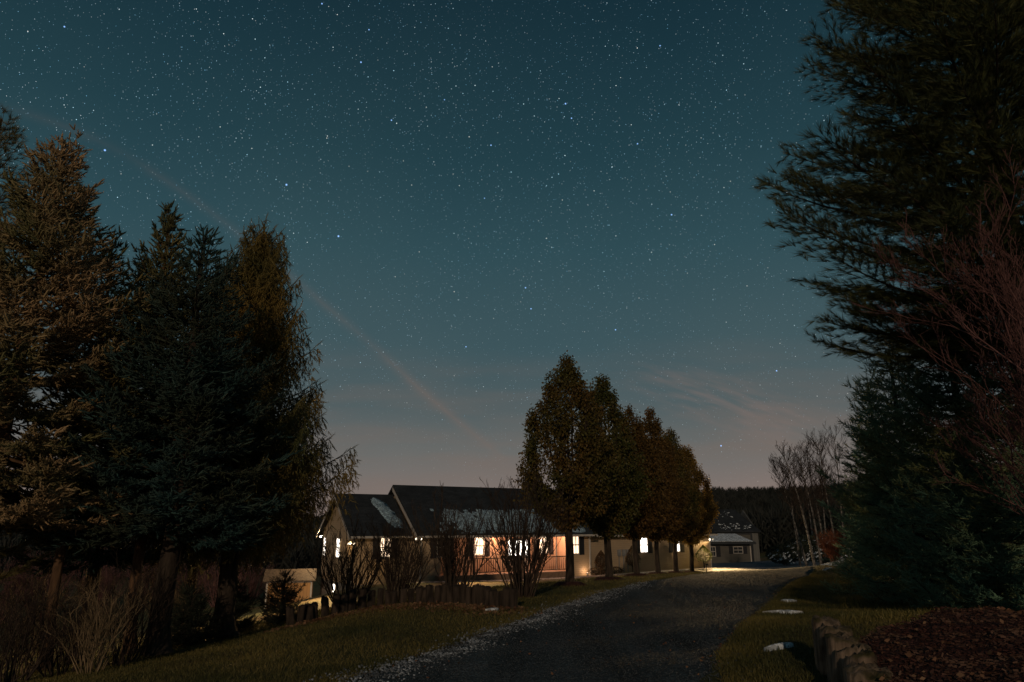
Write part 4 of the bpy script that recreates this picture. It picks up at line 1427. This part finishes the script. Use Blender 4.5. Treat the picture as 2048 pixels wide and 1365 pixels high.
# ------------------------------------------------------------------ log walls
def log_wall(name, pts, n, rad, hfun, label, seed, mt='log', cat='log wall'):
    rng = np.random.default_rng(seed)
    P = resample(np.array(pts, float), n)
    p0 = P[0]
    e = empty(name, (p0[0], p0[1], gz(p0[0], p0[1])), label, cat)
    for k in range(n):
        x, y = P[k] + rng.normal(0, rad * .18, 2)
        r = rad * rng.uniform(.85, 1.15)
        z = gz(x, y)
        hh = hfun(k / (n - 1)) * rng.uniform(.78, 1.12)
        m = 20
        a = np.arange(m) * 2 * PI / m
        rj = 1 + .07 * np.sin(2 * a + rng.uniform(0, 6)) + .04 * np.sin(5 * a + rng.uniform(0, 6)) + rng.normal(0, .03, m)
        rows = []
        tl = rng.normal(0, .06, 2)
        levels = [(-.3, 1.02), (0, 1.03), (hh * .35, 1.0), (hh * .7, .98), (hh * .92, .97), (hh * .975, .88), (hh * .985, .62), (hh * 1.0, .30)]
        for (zz, f) in levels:
            tilt = (np.cos(a) * tl[0] + np.sin(a) * tl[1]) * r * (zz > hh * .6)
            rows.append(np.stack([x + np.cos(a) * r * f * rj + tl[0] * zz, y + np.sin(a) * r * f * rj + tl[1] * zz, z + zz + tilt * 2 + rng.normal(0, .003 + (.012 * r / .145) * (zz > hh * .9), m)], 1))
        V = np.concatenate(rows + [np.array([[x + tl[0] * hh, y + tl[1] * hh, z + hh]])])
        F = []
        for q in range(len(levels) - 1):
            for j in range(m):
                j2 = (j + 1) % m
                F += [(q * m + j, q * m + j2, (q + 1) * m + j2), (q * m + j, (q + 1) * m + j2, (q + 1) * m + j)]
        q = len(levels) - 1
        for j in range(m):
            F.append((q * m + j, q * m + (j + 1) % m, len(V) - 1))
        g = Geo(); g.add(V, F)
        g.build('log', M[mt], e, smooth=True)
    return e


fw = [at(583, 1250, 15.4)[:2], at(640, 1240, 15.9)[:2], at(700, 1225, 16.2)[:2], at(760, 1210, 16.3)[:2], at(840, 1211, 15.9)[:2], at(910, 1213, 15.2)[:2], at(970, 1215, 14.5)[:2], at(1024, 1217, 13.8)[:2]]
log_wall('log_edging', fw, 31, .085, lambda t: .43 if t < .3 else .36, 'curved low wall of upright dark logs in front of the bare bushes', 5, 'log_dark')
nw = [at(1668, 1322, 6.75)[:2], at(1695, 1330, 6.2)[:2], at(1722, 1345, 5.6)[:2], at(1752, 1365, 5.0)[:2], at(1790, 1365, 4.3)[:2], (2.2, 3.4)]
NWALL = np.array(nw)
log_wall('log_edging', nw, 13, .145, lambda t: .40 if t < .08 else .34, 'mossy upright log wall holding the red mulch bed at the lower right', 8)


# mulch bed held by the near wall
def in_bed(x, y):
    xw = np.interp(y, NWALL[::-1, 1], NWALL[::-1, 0])
    back = 6.9 + (x - 3.0) * .62
    return (x > xw + .05) & (y < back) & (y > 2.5) & (x < 14)


def bed_z(x, y):
    xw = np.interp(y, NWALL[::-1, 1], NWALL[::-1, 0])
    k = np.clip((x - xw) / .5, 0, 1)
    base = HT(x, y)
    back = 6.9 + (x - 3.0) * .62
    ed = np.clip((back - y) / .6, 0, 1)
    lift = .26 * np.clip(1.6 - (x - xw) * .5, 0, 1)
    rgh = .02 * np.sin(x * 9 + y * 4) * np.sin(y * 11 - x * 3)
    return base + .03 + ed * (lift + rgh)


grid_mesh('mulch_bed', np.arange(2.0, 12, .08), np.arange(2.5, 12.5, .08), bed_z, M['mulch'], mask=in_bed)
rng = np.random.default_rng(21)


def scatter(name, n, sampler, tv, tf, size, mt, label, cat, seed, zoff=.0, dirs=None, zf=HT, flat=.25):
    rng = np.random.default_rng(seed)
    X, Y = sampler(rng, n)
    Z = zf(X, Y) + zoff
    if dirs is None:
        D = rng.normal(0, 1, (len(X), 3)); D[:, 2] *= flat
    else:
        D = dirs(rng, len(X))
    g = Geo()
    s_ = size(rng, len(X), Y) if callable(size) else rng.uniform(size[0], size[1], len(X))
    g.inst(tv, tf, np.stack([X, Y, Z], 1), D, s_, rng)
    o = g.build(name, mt)
    return tag(o, label, cat, kind='stuff')


CHIP = (np.array([(-.2, 0, 0), (.2, .03, 0), (.16, 0, 1), (-.18, .04, .95)], float), np.array([(0, 1, 2), (0, 2, 3)], int))


def bed_s(rng, n):
    Y = 2.8 + 8 * rng.beta(1.2, 2, n * 3); X = rng.uniform(2.2, 11, n * 3)
    k = in_bed(X, Y); return X[k][:n], Y[k][:n]


scatter('bark_mulch', 60000, bed_s, *CHIP, (.012, .04), M['chips'], 'reddish brown bark mulch covering the bed at the lower right', 'mulch', 2, .015, zf=bed_z)
scatter('leaf_litter', 1700, bed_s, *LEAF, (.02, .06), M['litter'], 'dry pale leaves and twigs lying on the mulch bed', 'leaves', 3, .04, zf=bed_z)

# oct stone
STONE = (np.array([(.5, 0, 0), (0, .42, .05), (-.48, .05, 0), (0, -.45, 0), (.05, 0, .33), (0, .03, -.3)], float),
         np.array([(0, 1, 4), (1, 2, 4), (2, 3, 4), (3, 0, 4), (1, 0, 5), (2, 1, 5), (3, 2, 5), (0, 3, 5)], int))
LR, RR_ = resample(LE, 400), resample(RE, 400)


def road_x(Y):
    return np.interp(Y, LR[:, 1], LR[:, 0]), np.interp(Y, RR_[:, 1], RR_[:, 0])


def road_s(rng, n):
    Y = 5.5 + 26 * rng.beta(1.0, 2.3, n)
    a, b = road_x(Y)
    f = rng.uniform(0, 1, n)
    return a + (b - a) * f, Y


def edge_s(rng, n):
    Y = 6.0 + 16 * rng.beta(1.1, 2.0, n)
    a, b = road_x(Y)
    return a + rng.normal(.22, .22, n) + .1 * np.sin(Y * 2.1), Y


def redge_s(rng, n):
    Y = 6.0 + 20 * rng.beta(1.1, 2.0, n)
    a, b = road_x(Y)
    return b + rng.normal(-.1, .22, n), Y


up = lambda rng, n: np.stack([rng.normal(0, .4, n), rng.normal(0, .4, n), np.ones(n)], 1)
scatter('gravel', 42000, road_s, *STONE, (.006, .020), M['stones'], 'dark loose gravel spread over the driveway', 'gravel', 4, .022, dirs=up)
scatter('gravel', 5200, edge_s, *STONE, (.014, .048), M['palestones'], 'pale bluish stones along the left edge of the driveway', 'gravel', 5, .022, dirs=up)
scatter('gravel', 1400, redge_s, *STONE, (.012, .03), M['stones'], 'grey stones along the right edge of the driveway', 'gravel', 6, .022, dirs=up)

# grass blades
BLADE = (np.array([(-.075, 0, 0), (.075, 0, 0), (.03, .12, .55), (0, .35, 1.0)], float), np.array([(0, 1, 2), (0, 2, 3)], int))


def road_leaf_s(rng, n):
    Y = 6 + 22 * rng.beta(1, 2, n); a, b = road_x(Y); f = rng.beta(.35, .35, n)
    return a + (b - a) * f, Y


PATCH = [(*hit(1566, 1228), .21, .26), (*hit(1576, 1205), .10, .14), (*hit(1558, 1300), .13, .06), (*hit(985, 1223), .11, .04)]


def lawn_mask(X, Y):
    a, b = road_x(Y)
    free = np.ones(len(X), bool)
    for (qx, qy, qw, ql) in PATCH:
        free &= ((X - qx) / qw) ** 2 + ((Y - qy) / ql) ** 2 > 1
    if not free.all():
        X = np.where(free, X, (a + b) / 2)
    return ((X < a + .02 * np.sin(Y * 9)) | (X > b - .05 * np.sin(Y * 7)) | (Y > 45)) & ~in_bed(X, Y)


def lawn_s(rng, n):
    Y = 4.5 + 30 * rng.beta(1.0, 2.0, n * 2)
    X = rng.uniform(-.82, .82, n * 2) * (Y + 2)
    k = lawn_mask(X, Y)
    return X[k][:n], Y[k][:n]


bd = lambda rng, n: np.stack([rng.normal(0, .45, n), rng.normal(0, .45, n), np.ones(n)], 1)
scatter('grass', 420000, lawn_s, *BLADE, lambda rng, n, Y: rng.uniform(.018, .048, n) * (1 + .03 * Y), M['grassb'], 'short autumn lawn grass on both sides of the driveway', 'grass', 7, -.005, dirs=bd)


def edge_grass(rng, n):
    Y = 5.0 + 24 * rng.beta(1.1, 1.8, n)
    a, b = road_x(Y)
    s_ = rng.random(n) < .35
    return np.where(s_, a - np.abs(rng.normal(0, .15, n)), b + np.abs(rng.normal(.05, .3, n))), Y


scatter('grass', 30000, edge_grass, *BLADE, (.03, .075), M['grassb'], 'longer grass tufts hanging over the driveway edges', 'grass', 8, -.005, dirs=bd)


def bank_s(rng, n):
    Y = rng.uniform(9, 26, n); X = .45 * Y + rng.uniform(0, 9, n)
    k = (np.sin(X * 1.3 + Y * .8) + np.sin(Y * 1.9 - X) + rng.normal(0, .5, n)) > .6
    X, Y = X[k], Y[k]; a, b = road_x(Y); k = (X > b + 1) & ~in_bed(X, Y)
    return X[k], Y[k]


scatter('grass', 70000, bank_s, *BLADE, (.05, .13), M['grassb'], 'rough longer grass on the bank under the right hand evergreens', 'grass', 9, -.005, dirs=bd)
# dead leaves before the log wall
FW = resample(np.array(fw), 60)


def litter_s(rng, n):
    k = rng.integers(0, 60, n)
    return FW[k, 0] + rng.normal(0, .25, n), FW[k, 1] - np.abs(rng.normal(.25, .45, n)) - .08


scatter('leaf_litter', 4200, litter_s, *LEAF, (.04, .09), M['litter'], 'brown fallen leaves along the foot of the curved log wall', 'leaves', 10, .01)


scatter('leaf_litter', 420, road_leaf_s, *LEAF, (.02, .045), M['litter'], 'a few dry leaves blown over the driveway surface', 'leaves', 12, .03)


def snow_patch(px, py, dpt, w_, l_, seed, label):
    rng = np.random.default_rng(seed)
    h_ = hit(px, py)
    c = np.array([h_[0], h_[1], gz(h_[0], h_[1])])
    g = Geo()
    n = 40
    a = np.arange(n) * 2 * PI / n
    rj = 1 + .34 * np.sin(2 * a + rng.uniform(0, 6)) + .30 * np.sin(5 * a + rng.uniform(0, 6)) + .22 * np.sin(9 * a + rng.uniform(0, 6)) + rng.normal(0, .14, n)
    rows = []
    for f, dz in ((1.0, -.02), (.94, .012), (.7, .022), (.35, .03)):
        X = c[0] + np.cos(a) * w_ / 2 * rj * f; Y = c[1] + np.sin(a) * l_ / 2 * rj * f
        rows.append(np.stack([X, Y, HT(X, Y) + dz + .03], 1))
    rows[0][:, 2] -= .05
    V = np.concatenate(rows + [np.array([[c[0], c[1], gz(c[0], c[1]) + .055]])])
    F = []
    for q in range(3):
        for j in range(n):
            j2 = (j + 1) % n
            F += [(q * n + j, q * n + j2, (q + 1) * n + j2), (q * n + j, (q + 1) * n + j2, (q + 1) * n + j)]
    for j in range(n):
        F.append((3 * n + j, 3 * n + (j + 1) % n, len(V) - 1))
    g.add(V, F)
    return tag(g.build('snow', M['snow'], smooth=True), label, 'snow', kind='stuff')


def dgr(py, z=0.0):
    """depth at which a pixel row meets height z"""
    a = math.atan((py - 682.5) / FPX) - PITCH
    return (EYE - z) / math.tan(a)


snow_patch(1566, 1228, dgr(1228, .15), .42, .36, 1, 'larger patch of snow in the grass right of the driveway')
snow_patch(1576, 1205, dgr(1205, .15), .2, .25, 2, 'tiny patch of snow in the grass beyond the larger patch')
snow_patch(1558, 1300, dgr(1300, .28), .24, .07, 3, 'narrow patch of snow in the grass nearest the camera')
snow_patch(985, 1223, 13.2, .22, .07, 4, 'thin sliver of snow before the right end of the curved log wall')

# ------------------------------------------------------------------ left hand conifers
def top_h(px, py, dpt, base):
    return at(px, py, dpt)[2] - base[2]


WARM = dict(barkm='bark_warm')
# A : big gold lit spruce at the left edge
bA = on(-74, 1330, 11.5); hA = top_h(118, 292, 11.5, bA)
conifer('spruce_tree', bA, hA, 2.1, 2.7, 'broad brownish lit spruce filling the left edge of the picture', seed=1, needles='spruce_lit', barkm='bark_warm', trunk_r=.17, per=7, whorl=.27, shoot=.135, dens=1.3, prof=lambda t: (1 - t) ** .62, up_low=-12, up_high=50)
# far left pine behind it
bP = on(-230, 1330, 13); hP = top_h(0, 226, 13, bP)
conifer('pine_tree', bP, hP, 2.0, 2.0, 'green pine whose tip pokes up at the far left edge', 'pine', seed=2, needles='spruce_green', barkm='bark_warm', trunk_r=.16, per=5, whorl=.36, shoot=.17, tmpl=TUFT, dens=.9, style='pine', prof=lambda t: (1 - t) ** .6, up_low=0, up_high=50)
# E : between A and B
bE = on(92, 1330, 12.5); hE = top_h(215, 470, 12.5, bE)
conifer('spruce_tree', bE, hE, 1.0, 2.6, 'thin trunked spruce just right of the broad brown one', seed=3, needles='spruce_green', barkm='bark_warm', trunk_r=.085, per=6, whorl=.30, shoot=.13, prof=lambda t: (1 - t) ** .6, up_high=62)
# B
bB = on(262, 1290, 13.5); hB = top_h(340, 418, 13.5, bB)
conifer('spruce_tree', bB, hB, 1.6, 2.4, 'spruce with a tall bare branched tip, second peak from the left group', seed=4, needles='spruce_green', barkm='bark_warm', trunk_r=.10, per=6, whorl=.30, shoot=.14, lean=(-.35, 0), prof=lambda t: (1 - t) ** .8 + (.05 if t > .85 else 0), up_low=-5, up_high=72)
# C
bC = on(312, 1318, 12.0); hC = top_h(402, 464, 12.0, bC)
conifer('spruce_tree', bC, hC, 1.9, 2.25, 'dark blue green spruce with dense boughs in the middle of the left group', seed=5, needles='spruce_blue_shaded', trunk_r=.17, per=7, whorl=.26, shoot=.125, dens=1.1, prof=lambda t: (1 - t) ** .80, up_low=-10, up_high=50)
# C2 filler spruce behind C and A
bC2 = on(160, 1300, 15.5); hC2 = top_h(285, 520, 15.5, bC2)
conifer('spruce_tree', bC2, hC2, 1.9, 2.2, 'dark spruce standing behind the thin trunks on the left', seed=6, needles='spruce_blue_shaded', trunk_r=.14, per=6, whorl=.30, shoot=.14, prof=lambda t: (1 - t) ** .75)
# D : Norway spruce with hanging twigs
bD = on(440, 1278, 15.0); hD = top_h(524, 452, 15.0, bD)
conifer('norway_spruce', bD, hD, 2.5, 2.5, 'tall spruce with hanging twigs at the right end of the left group', seed=7, needles='norway', trunk_r=.20, per=9, whorl=.25, shoot=.15, style='weeping', tmpl=SH_FINE, dens=1.5,
        prof=lambda t: float(np.interp(t, [0, .08, .2, .4, .6, .8, .92, 1], [.75, 1.05, 1.0, .68, .50, .36, .22, .08])), up_low=2, up_high=48, side_bias=lambda az, t: 1.0, flare=2.0, lat_len=.62, droop=.5, lat_step=.10)
# F : smaller tree between C and D behind
bF = on(372, 1270, 17); hF = top_h(452, 512, 17, bF)
conifer('spruce_tree', bF, hF, 1.4, 2.4, 'narrow dark spruce seen behind the gap between two taller ones', seed=8, needles='spruce_blue_shaded', trunk_r=.11, per=6, whorl=.30, shoot=.15, prof=lambda t: (1 - t) ** .6)

# young spruces on the lawn
for (px, py, dpt, ptop, rr, lb, sd) in ((372, 1292, 14.0, 1180, .55, 'small young spruce between the two thick dark trunks', 41),
                                        (470, 1262, 16.5, 1170, .42, 'small young spruce right of the flared dark trunk', 42),
                                        (562, 1248, 17.0, 1150, .50, 'small open young spruce in front of the lit shed', 43)):
    b = on(px, py, dpt)
    conifer('young_spruce', b, top_h(px, ptop, dpt, b), rr, .08, lb, seed=sd, needles='young', trunk_r=.025, per=8, whorl=.10, shoot=.095, lat_step=.06, lat_len=.22, prof=lambda t: (1 - t) ** .8, up_low=5, up_high=45, group='young spruces under the left group', tmpl=SH_FINE)

# undergrowth of bare stems, lower left
ug = [(30, 1345, 10.5, 1150, .9), (120, 1340, 11, 1165, .8), (185, 1335, 10.6, 1150, .75), (245, 1325, 11.4, 1110, .7), (60, 1330, 13.5, 1120, .8), (330, 1300, 15.5, 1085, .7), (-40, 1350, 11.5, 1120, .9), (150, 1310, 14.5, 1130, .8)]
ul = ['greyish bare bush in the lower left corner', 'bare bush in front of the thin leaning trunk', 'dense reddish twig bush between the thin trunks', 'tall bare bush left of the first thick trunk',
      'dry bush behind the corner bushes at left', 'yellow lit bare bush behind the first thick trunk', 'bare bush cut by the left frame edge', 'dry bush under the dark spruce boughs at left']
for k, (px, py, dpt, ptop, rr) in enumerate(ug):
    b = on(px, py, dpt)
    bare_shrub('bare_bush', b, top_h(px, ptop, dpt, b) * 1.05, rr, ul[k], 'bush', 70 + k, stems=26, mt='twig_pale' if k in (2, 5, 4) else 'twig', maxlev=2, n_sub=5, group='bare undergrowth at the lower left', r0=.011, spread=.5, kink=.16)

# bare bushes behind the curved log wall
for k, (px, py, dpt, ptop, rr, st, lb) in enumerate((
        (695, 1212, 18.5, 1045, 1.35, 40, 'leftmost bare bush behind the curved log wall'),
        (795, 1200, 18.0, 1040, 1.15, 40, 'bare bush in front of the wing window'),
        (912, 1206, 17.0, 985, 1.0, 36, 'bare bush before the dark shutters left of the porch'),
        (1042, 1200, 16.2, 955, 1.25, 46, 'largest bare bush, in front of the front door'))):
    b = on(px, py, dpt)
    bare_shrub('bare_bush', b, top_h(px, ptop, dpt, b) * 1.12, rr, lb, 'bush', 80 + k, stems=st, mt='twig', maxlev=3, n_sub=4, group='bare bushes between log wall and house', r0=.020, spread=.5, kink=.10)

# hedge mass behind the shed, left distance
for k, (px, dpt, ptop, w_) in enumerate(((440, 52, 1120, 5.0), (500, 56, 1115, 5.5), (380, 58, 1110, 5.5), (300, 60, 1090, 6), (200, 50, 1085, 6), (90, 48, 1080, 6), (0, 46, 1085, 6))):
    b = on(px, 1190, dpt)
    bare_shrub('bare_hedge', b, top_h(px, ptop, dpt, b), w_ * .5, ('reddish bare thicket behind the left lawn', 'reddish bare thicket just left of the shed', 'reddish thicket behind the young spruce', 'dark thicket far behind the thin trunks', 'dark thicket beyond the lawn left of the first thick trunk', 'dark thicket beyond the lawn behind the leftmost thin trunk', 'dark thicket beyond the lawn at the far left edge')[k], 'thicket', 90 + k,
               stems=60, mt='twig_red', maxlev=2, n_sub=4, group='bare thickets beyond the left lawn', r0=.03, minr=.008, spread=.6)

# ------------------------------------------------------------------ right hand side
bRP = np.array([7.3, 9.3, gz(7.3, 9.3)])
conifer('white_pine', bRP, 14.2, 3.4, 3.5, 'huge dark long needled pine reaching into the sky at the right', 'pine', seed=12, needles='pine', trunk_r=.26, per=9, whorl=.33, shoot=.165, tmpl=TUFT, dens=1.15, style='pine', side_bias=lambda az, t: .93 if .22 < t < .5 else 1.0,
        prof=lambda t: float(np.interp(t, [0, .09, .22, .36, .46, .55, .75, 1], [.8, .98, .95, .84, .66, .55, .40, 0.05])), up_low=4, up_high=42, lat_step=.13, lat_len=.75, droop=.1)
rt = [  # px, py, depth, top, radius, label, seed
    (1790, 1150, 20, 760, 1.4, 'dark evergreen nearest the orange bush on the right', 13),
    (1850, 1180, 15, 700, 1.75, 'dense green evergreen in the middle of the right hand row', 14),
    (1985, 1200, 12.5, 600, 1.75, 'feathery green evergreen behind the bare red bush', 15),
    (2120, 1210, 11.5, 560, 1.8, 'green evergreen cut by the right frame edge', 16),
    (1775, 1120, 29, 840, 1.5, 'farthest dark evergreen of the right hand row', 17)]
for (px, py, dpt, ptop, rr, lb, sd) in rt:
    b = on(px, py, dpt)
    conifer('hemlock_tree', b, top_h(px, ptop, dpt, b), rr, .15, lb, 'evergreen', seed=sd, needles='hemlock', trunk_r=.12, per=8, whorl=.24, shoot=.14 if dpt < 18 else .18, tmpl=SH_FINE, dens=1.0, prof=lambda t: (1 - t) ** .55,
            up_low=-4, up_high=45, lat_len=.6, lat_step=.12 if dpt < 18 else .16, group='evergreens along the right bank', droop=.5)
# bare red twigged small tree, near right
bR = np.array([5.75, 6.6, gz(5.75, 6.6)])
bare_shrub('red_twig_bush', bR, 4.5, .6, 'tall bare bush with reddish purple twigs at the right edge', 'bush', 101, stems=30, mt='twig_red', maxlev=3, n_sub=8, r0=.018, spread=.44, kink=.13, minr=.0022, upb=.18)
# orange bush
b = on(1668, 1112, 32)
bare_shrub('orange_bush', b, top_h(1668, 1052, 32, b), .85, 'rounded orange red twiggy bush at the end of the bank', 'bush', 102, stems=60, mt='twig_orange', maxlev=2, n_sub=6, r0=.014, spread=.7, minr=.005)


def birch(px, py, dpt, ptop, lx, label, seed):
    rng = np.random.default_rng(seed)
    b = on(px, py, dpt)
    H = top_h(px, ptop, dpt, b)
    e = empty('birch_tree', b, label, 'birch', 'pale bare birches beyond the bank')
    g = Geo()
    s_ = np.linspace(0, 1, 9)
    P = b + np.stack([lx * s_ ** 1.3 + .1 * np.sin(s_ * 5 + seed), .2 * np.sin(s_ * 4 + seed), -.2 + s_ * H], 1)
    g.tube(P, np.linspace(.085, .012, 9), 7)
    g.build('trunk', M['birch'], e, smooth=True)
    t = Geo()
    for k in range(34):
        f = rng.uniform(.38, 1)
        q = np.array([np.interp(f, s_, P[:, i]) for i in range(3)])
        a = rng.uniform(0, 2 * PI)
        grow_twigs(t, rng, q, (math.cos(a) * .7, math.sin(a) * .7, .8), H * .26 * (1.2 - f * .7), .018, 1, 3, .55, 4, .25, 5, .5, None, .12, 3, .2, .007)
    t.build('branches', M['twig'], e)
    return e


for k, (px, py, dpt, ptop, lx, lb) in enumerate(((1612, 1108, 46, 925, -1.5, 'leftmost birch, leaning left over the barn side'), (1628, 1110, 44, 905, -1.2, 'second birch from the left, leaning left'),
                                                  (1640, 1105, 45, 905, -.6, 'upright birch in the middle of the clump'), (1650, 1100, 47, 890, -.5, 'slender birch right of the middle one'),
                                                  (1672, 1090, 46, 885, -.4, 'rightmost birch half hidden by the evergreens'), (1598, 1105, 52, 915, -.3, 'small birch behind the leaning ones'), (1690, 1090, 50, 865, .1, 'birch behind the dark evergreen edge'), (1655, 1110, 60, 880, .2, 'thin birch far behind the middle of the clump'), (1630, 1112, 64, 905, -.3, 'thin birch farthest back between the leaning birches'))):
    birch(px, py, dpt, ptop, lx, lb, 110 + k)

# snow dusted rough bank past the yard
rng = np.random.default_rng(44)
for k, (px, py, dpt, w_, h_, lb) in enumerate(((1568, 1126, 62, 2.9, 1.6, 'snow dusted mound of brush nearest the barn'), (1612, 1122, 55, 3.6, 1.9, 'snow dusted mound of brush under the birches'), (1655, 1124, 47, 3.2, 1.9, 'snow dusted mound of brush beside the orange bush'))):
    b = on(px, py, dpt)
    b[2] = at(px, py, dpt)[2] - .1
    bush('brush_mound', b, w_, h_, 'young', lb, 'brush', 120 + k, 5200, .10, .02, group='snow dusted brush mounds past the yard')
    L_ = []
    for q in range(110):
        d = norm(rng.normal(0, 1, 3)); d[2] = abs(d[2]) * .9 + .05; d[1] = -abs(d[1])
        if rng.random() < .5 and math.sin(d[0] * 7 + k) < 0:
            continue
        L_.append((b[0] + d[0] * w_ * .5, b[1] + d[1] * w_ * .5, b[2] + .01 + h_ * .5 + (d[2] * 2 - 1) * h_ * .47, rng.uniform(.05, .15), d[0], d[1], d[2] + .8))
    flecks('snow', L_, None, M['snow'], ('snow lying in flecks on the brush mound nearest the barn', 'snow lying in flecks on the brush mound under the birches', 'snow lying in flecks on the mound by the orange bush')[k], .1, rng)
L_ = []
for q in range(70):
    f = rng.uniform(0, 1)
    p = on(1650 + 40 * f + rng.normal(0, 4), 1130, 31 + rng.normal(0, 1.2) + f)
    L_.append((p[0], p[1], gz(p[0], p[1]) + .02, rng.uniform(.05, .13), 0, 0, 1))
flecks('snow', L_, None, M['snow'], 'bright broken snow on the grassy bank at the driveway crest', .1, rng)

# ------------------------------------------------------------------ distant hill and woods
def hill_z(X, Y):
    b = X / np.maximum(Y, 50)
    ridge = np.interp(b, [-1.2, -.5, -.25, 0, .2, .28, .45, .8, 1.5], [2, 5, 7, 10, 19, 22, 25, 38, 50])
    d = np.clip((Y - 150) / 260, 0, 1)
    k = d * d * (3 - 2 * d)
    return -8 + k * (ridge + 2.) + 1.5 * np.sin(X * .03) * k


grid_mesh('hill', np.linspace(-900, 1100, 90), np.linspace(120, 620, 40), hill_z, M['ground'])
# template bare tree (thin upright twig fan) and template evergreen
def far_tree_template(rng, n=60):
    V, F = [], []
    for i in range(n):
        a = rng.uniform(0, 2 * PI); h = rng.uniform(.3, .98)
        rr = .45 * math.sin(min(1, (h - .12) / .86) * PI) ** .6 * rng.uniform(.3, 1)
        tip = np.array([math.cos(a) * rr, math.sin(a) * rr, h + .05])
        b = np.array([math.cos(a) * rr * .35, math.sin(a) * rr * .35, h - rng.uniform(.12, .25)])
        sd = np.cross(norm(tip - b), rng.normal(0, 1, 3)); sd = sd / np.linalg.norm(sd) * .022
        q = len(V); V += [tuple(b - sd), tuple(b + sd), tuple(tip)]; F.append((q, q + 1, q + 2))
    q = len(V); V += [(-.02, 0, 0), (.02, 0, 0), (0, 0, .8), (0, -.02, 0), (0, .02, 0), (0, 0, .8)]; F += [(q, q + 1, q + 2), (q + 3, q + 4, q + 5)]
    return np.array(V, float), np.array(F, int)


FT = far_tree_template(TR)
g = Geo(); rng = np.random.default_rng(5)
n = 9000
Y = rng.uniform(190, 430, n); X = Y * rng.uniform(-1.1, 1.0, n)
Z = hill_z(X, Y)
g.inst(FT[0], FT[1], np.stack([X, Y, Z - .5], 1), np.stack([rng.normal(0, .05, n), rng.normal(0, .05, n), np.ones(n)], 1), rng.uniform(5, 7.5, n), rng)
tag(g.build('woods', M['far_wood']), 'dark bare woods covering the distant hill', 'woods', kind='stuff')
# darker wood edge behind the barn and the birches
g = Geo(); n = 900
b_ = rng.uniform(.30, .75, n); Y = rng.uniform(115, 190, n); X = b_ * Y
Z = HT(X, Y)
g.inst(FT[0], FT[1], np.stack([X, Y, Z - .5], 1), np.stack([rng.normal(0, .05, n), rng.normal(0, .05, n), np.ones(n)], 1), rng.uniform(5, 9, n), rng)
tag(g.build('woods', M['far_wood']), 'dark wood edge behind the barn and the birches', 'woods', kind='stuff')
g = Geo(); n = 700
b_ = rng.uniform(-1.0, -.16, n); Y = rng.uniform(85, 150, n); X = b_ * Y
g.inst(FT[0], FT[1], np.stack([X, Y, HT(X, Y) - .5], 1), np.stack([rng.normal(0, .05, n), rng.normal(0, .05, n), np.ones(n)], 1), rng.uniform(4, 7.5, n), rng)
tag(g.build('woods', M['far_wood']), 'low dark wood edge beyond the lawn at the left', 'woods', kind='stuff')
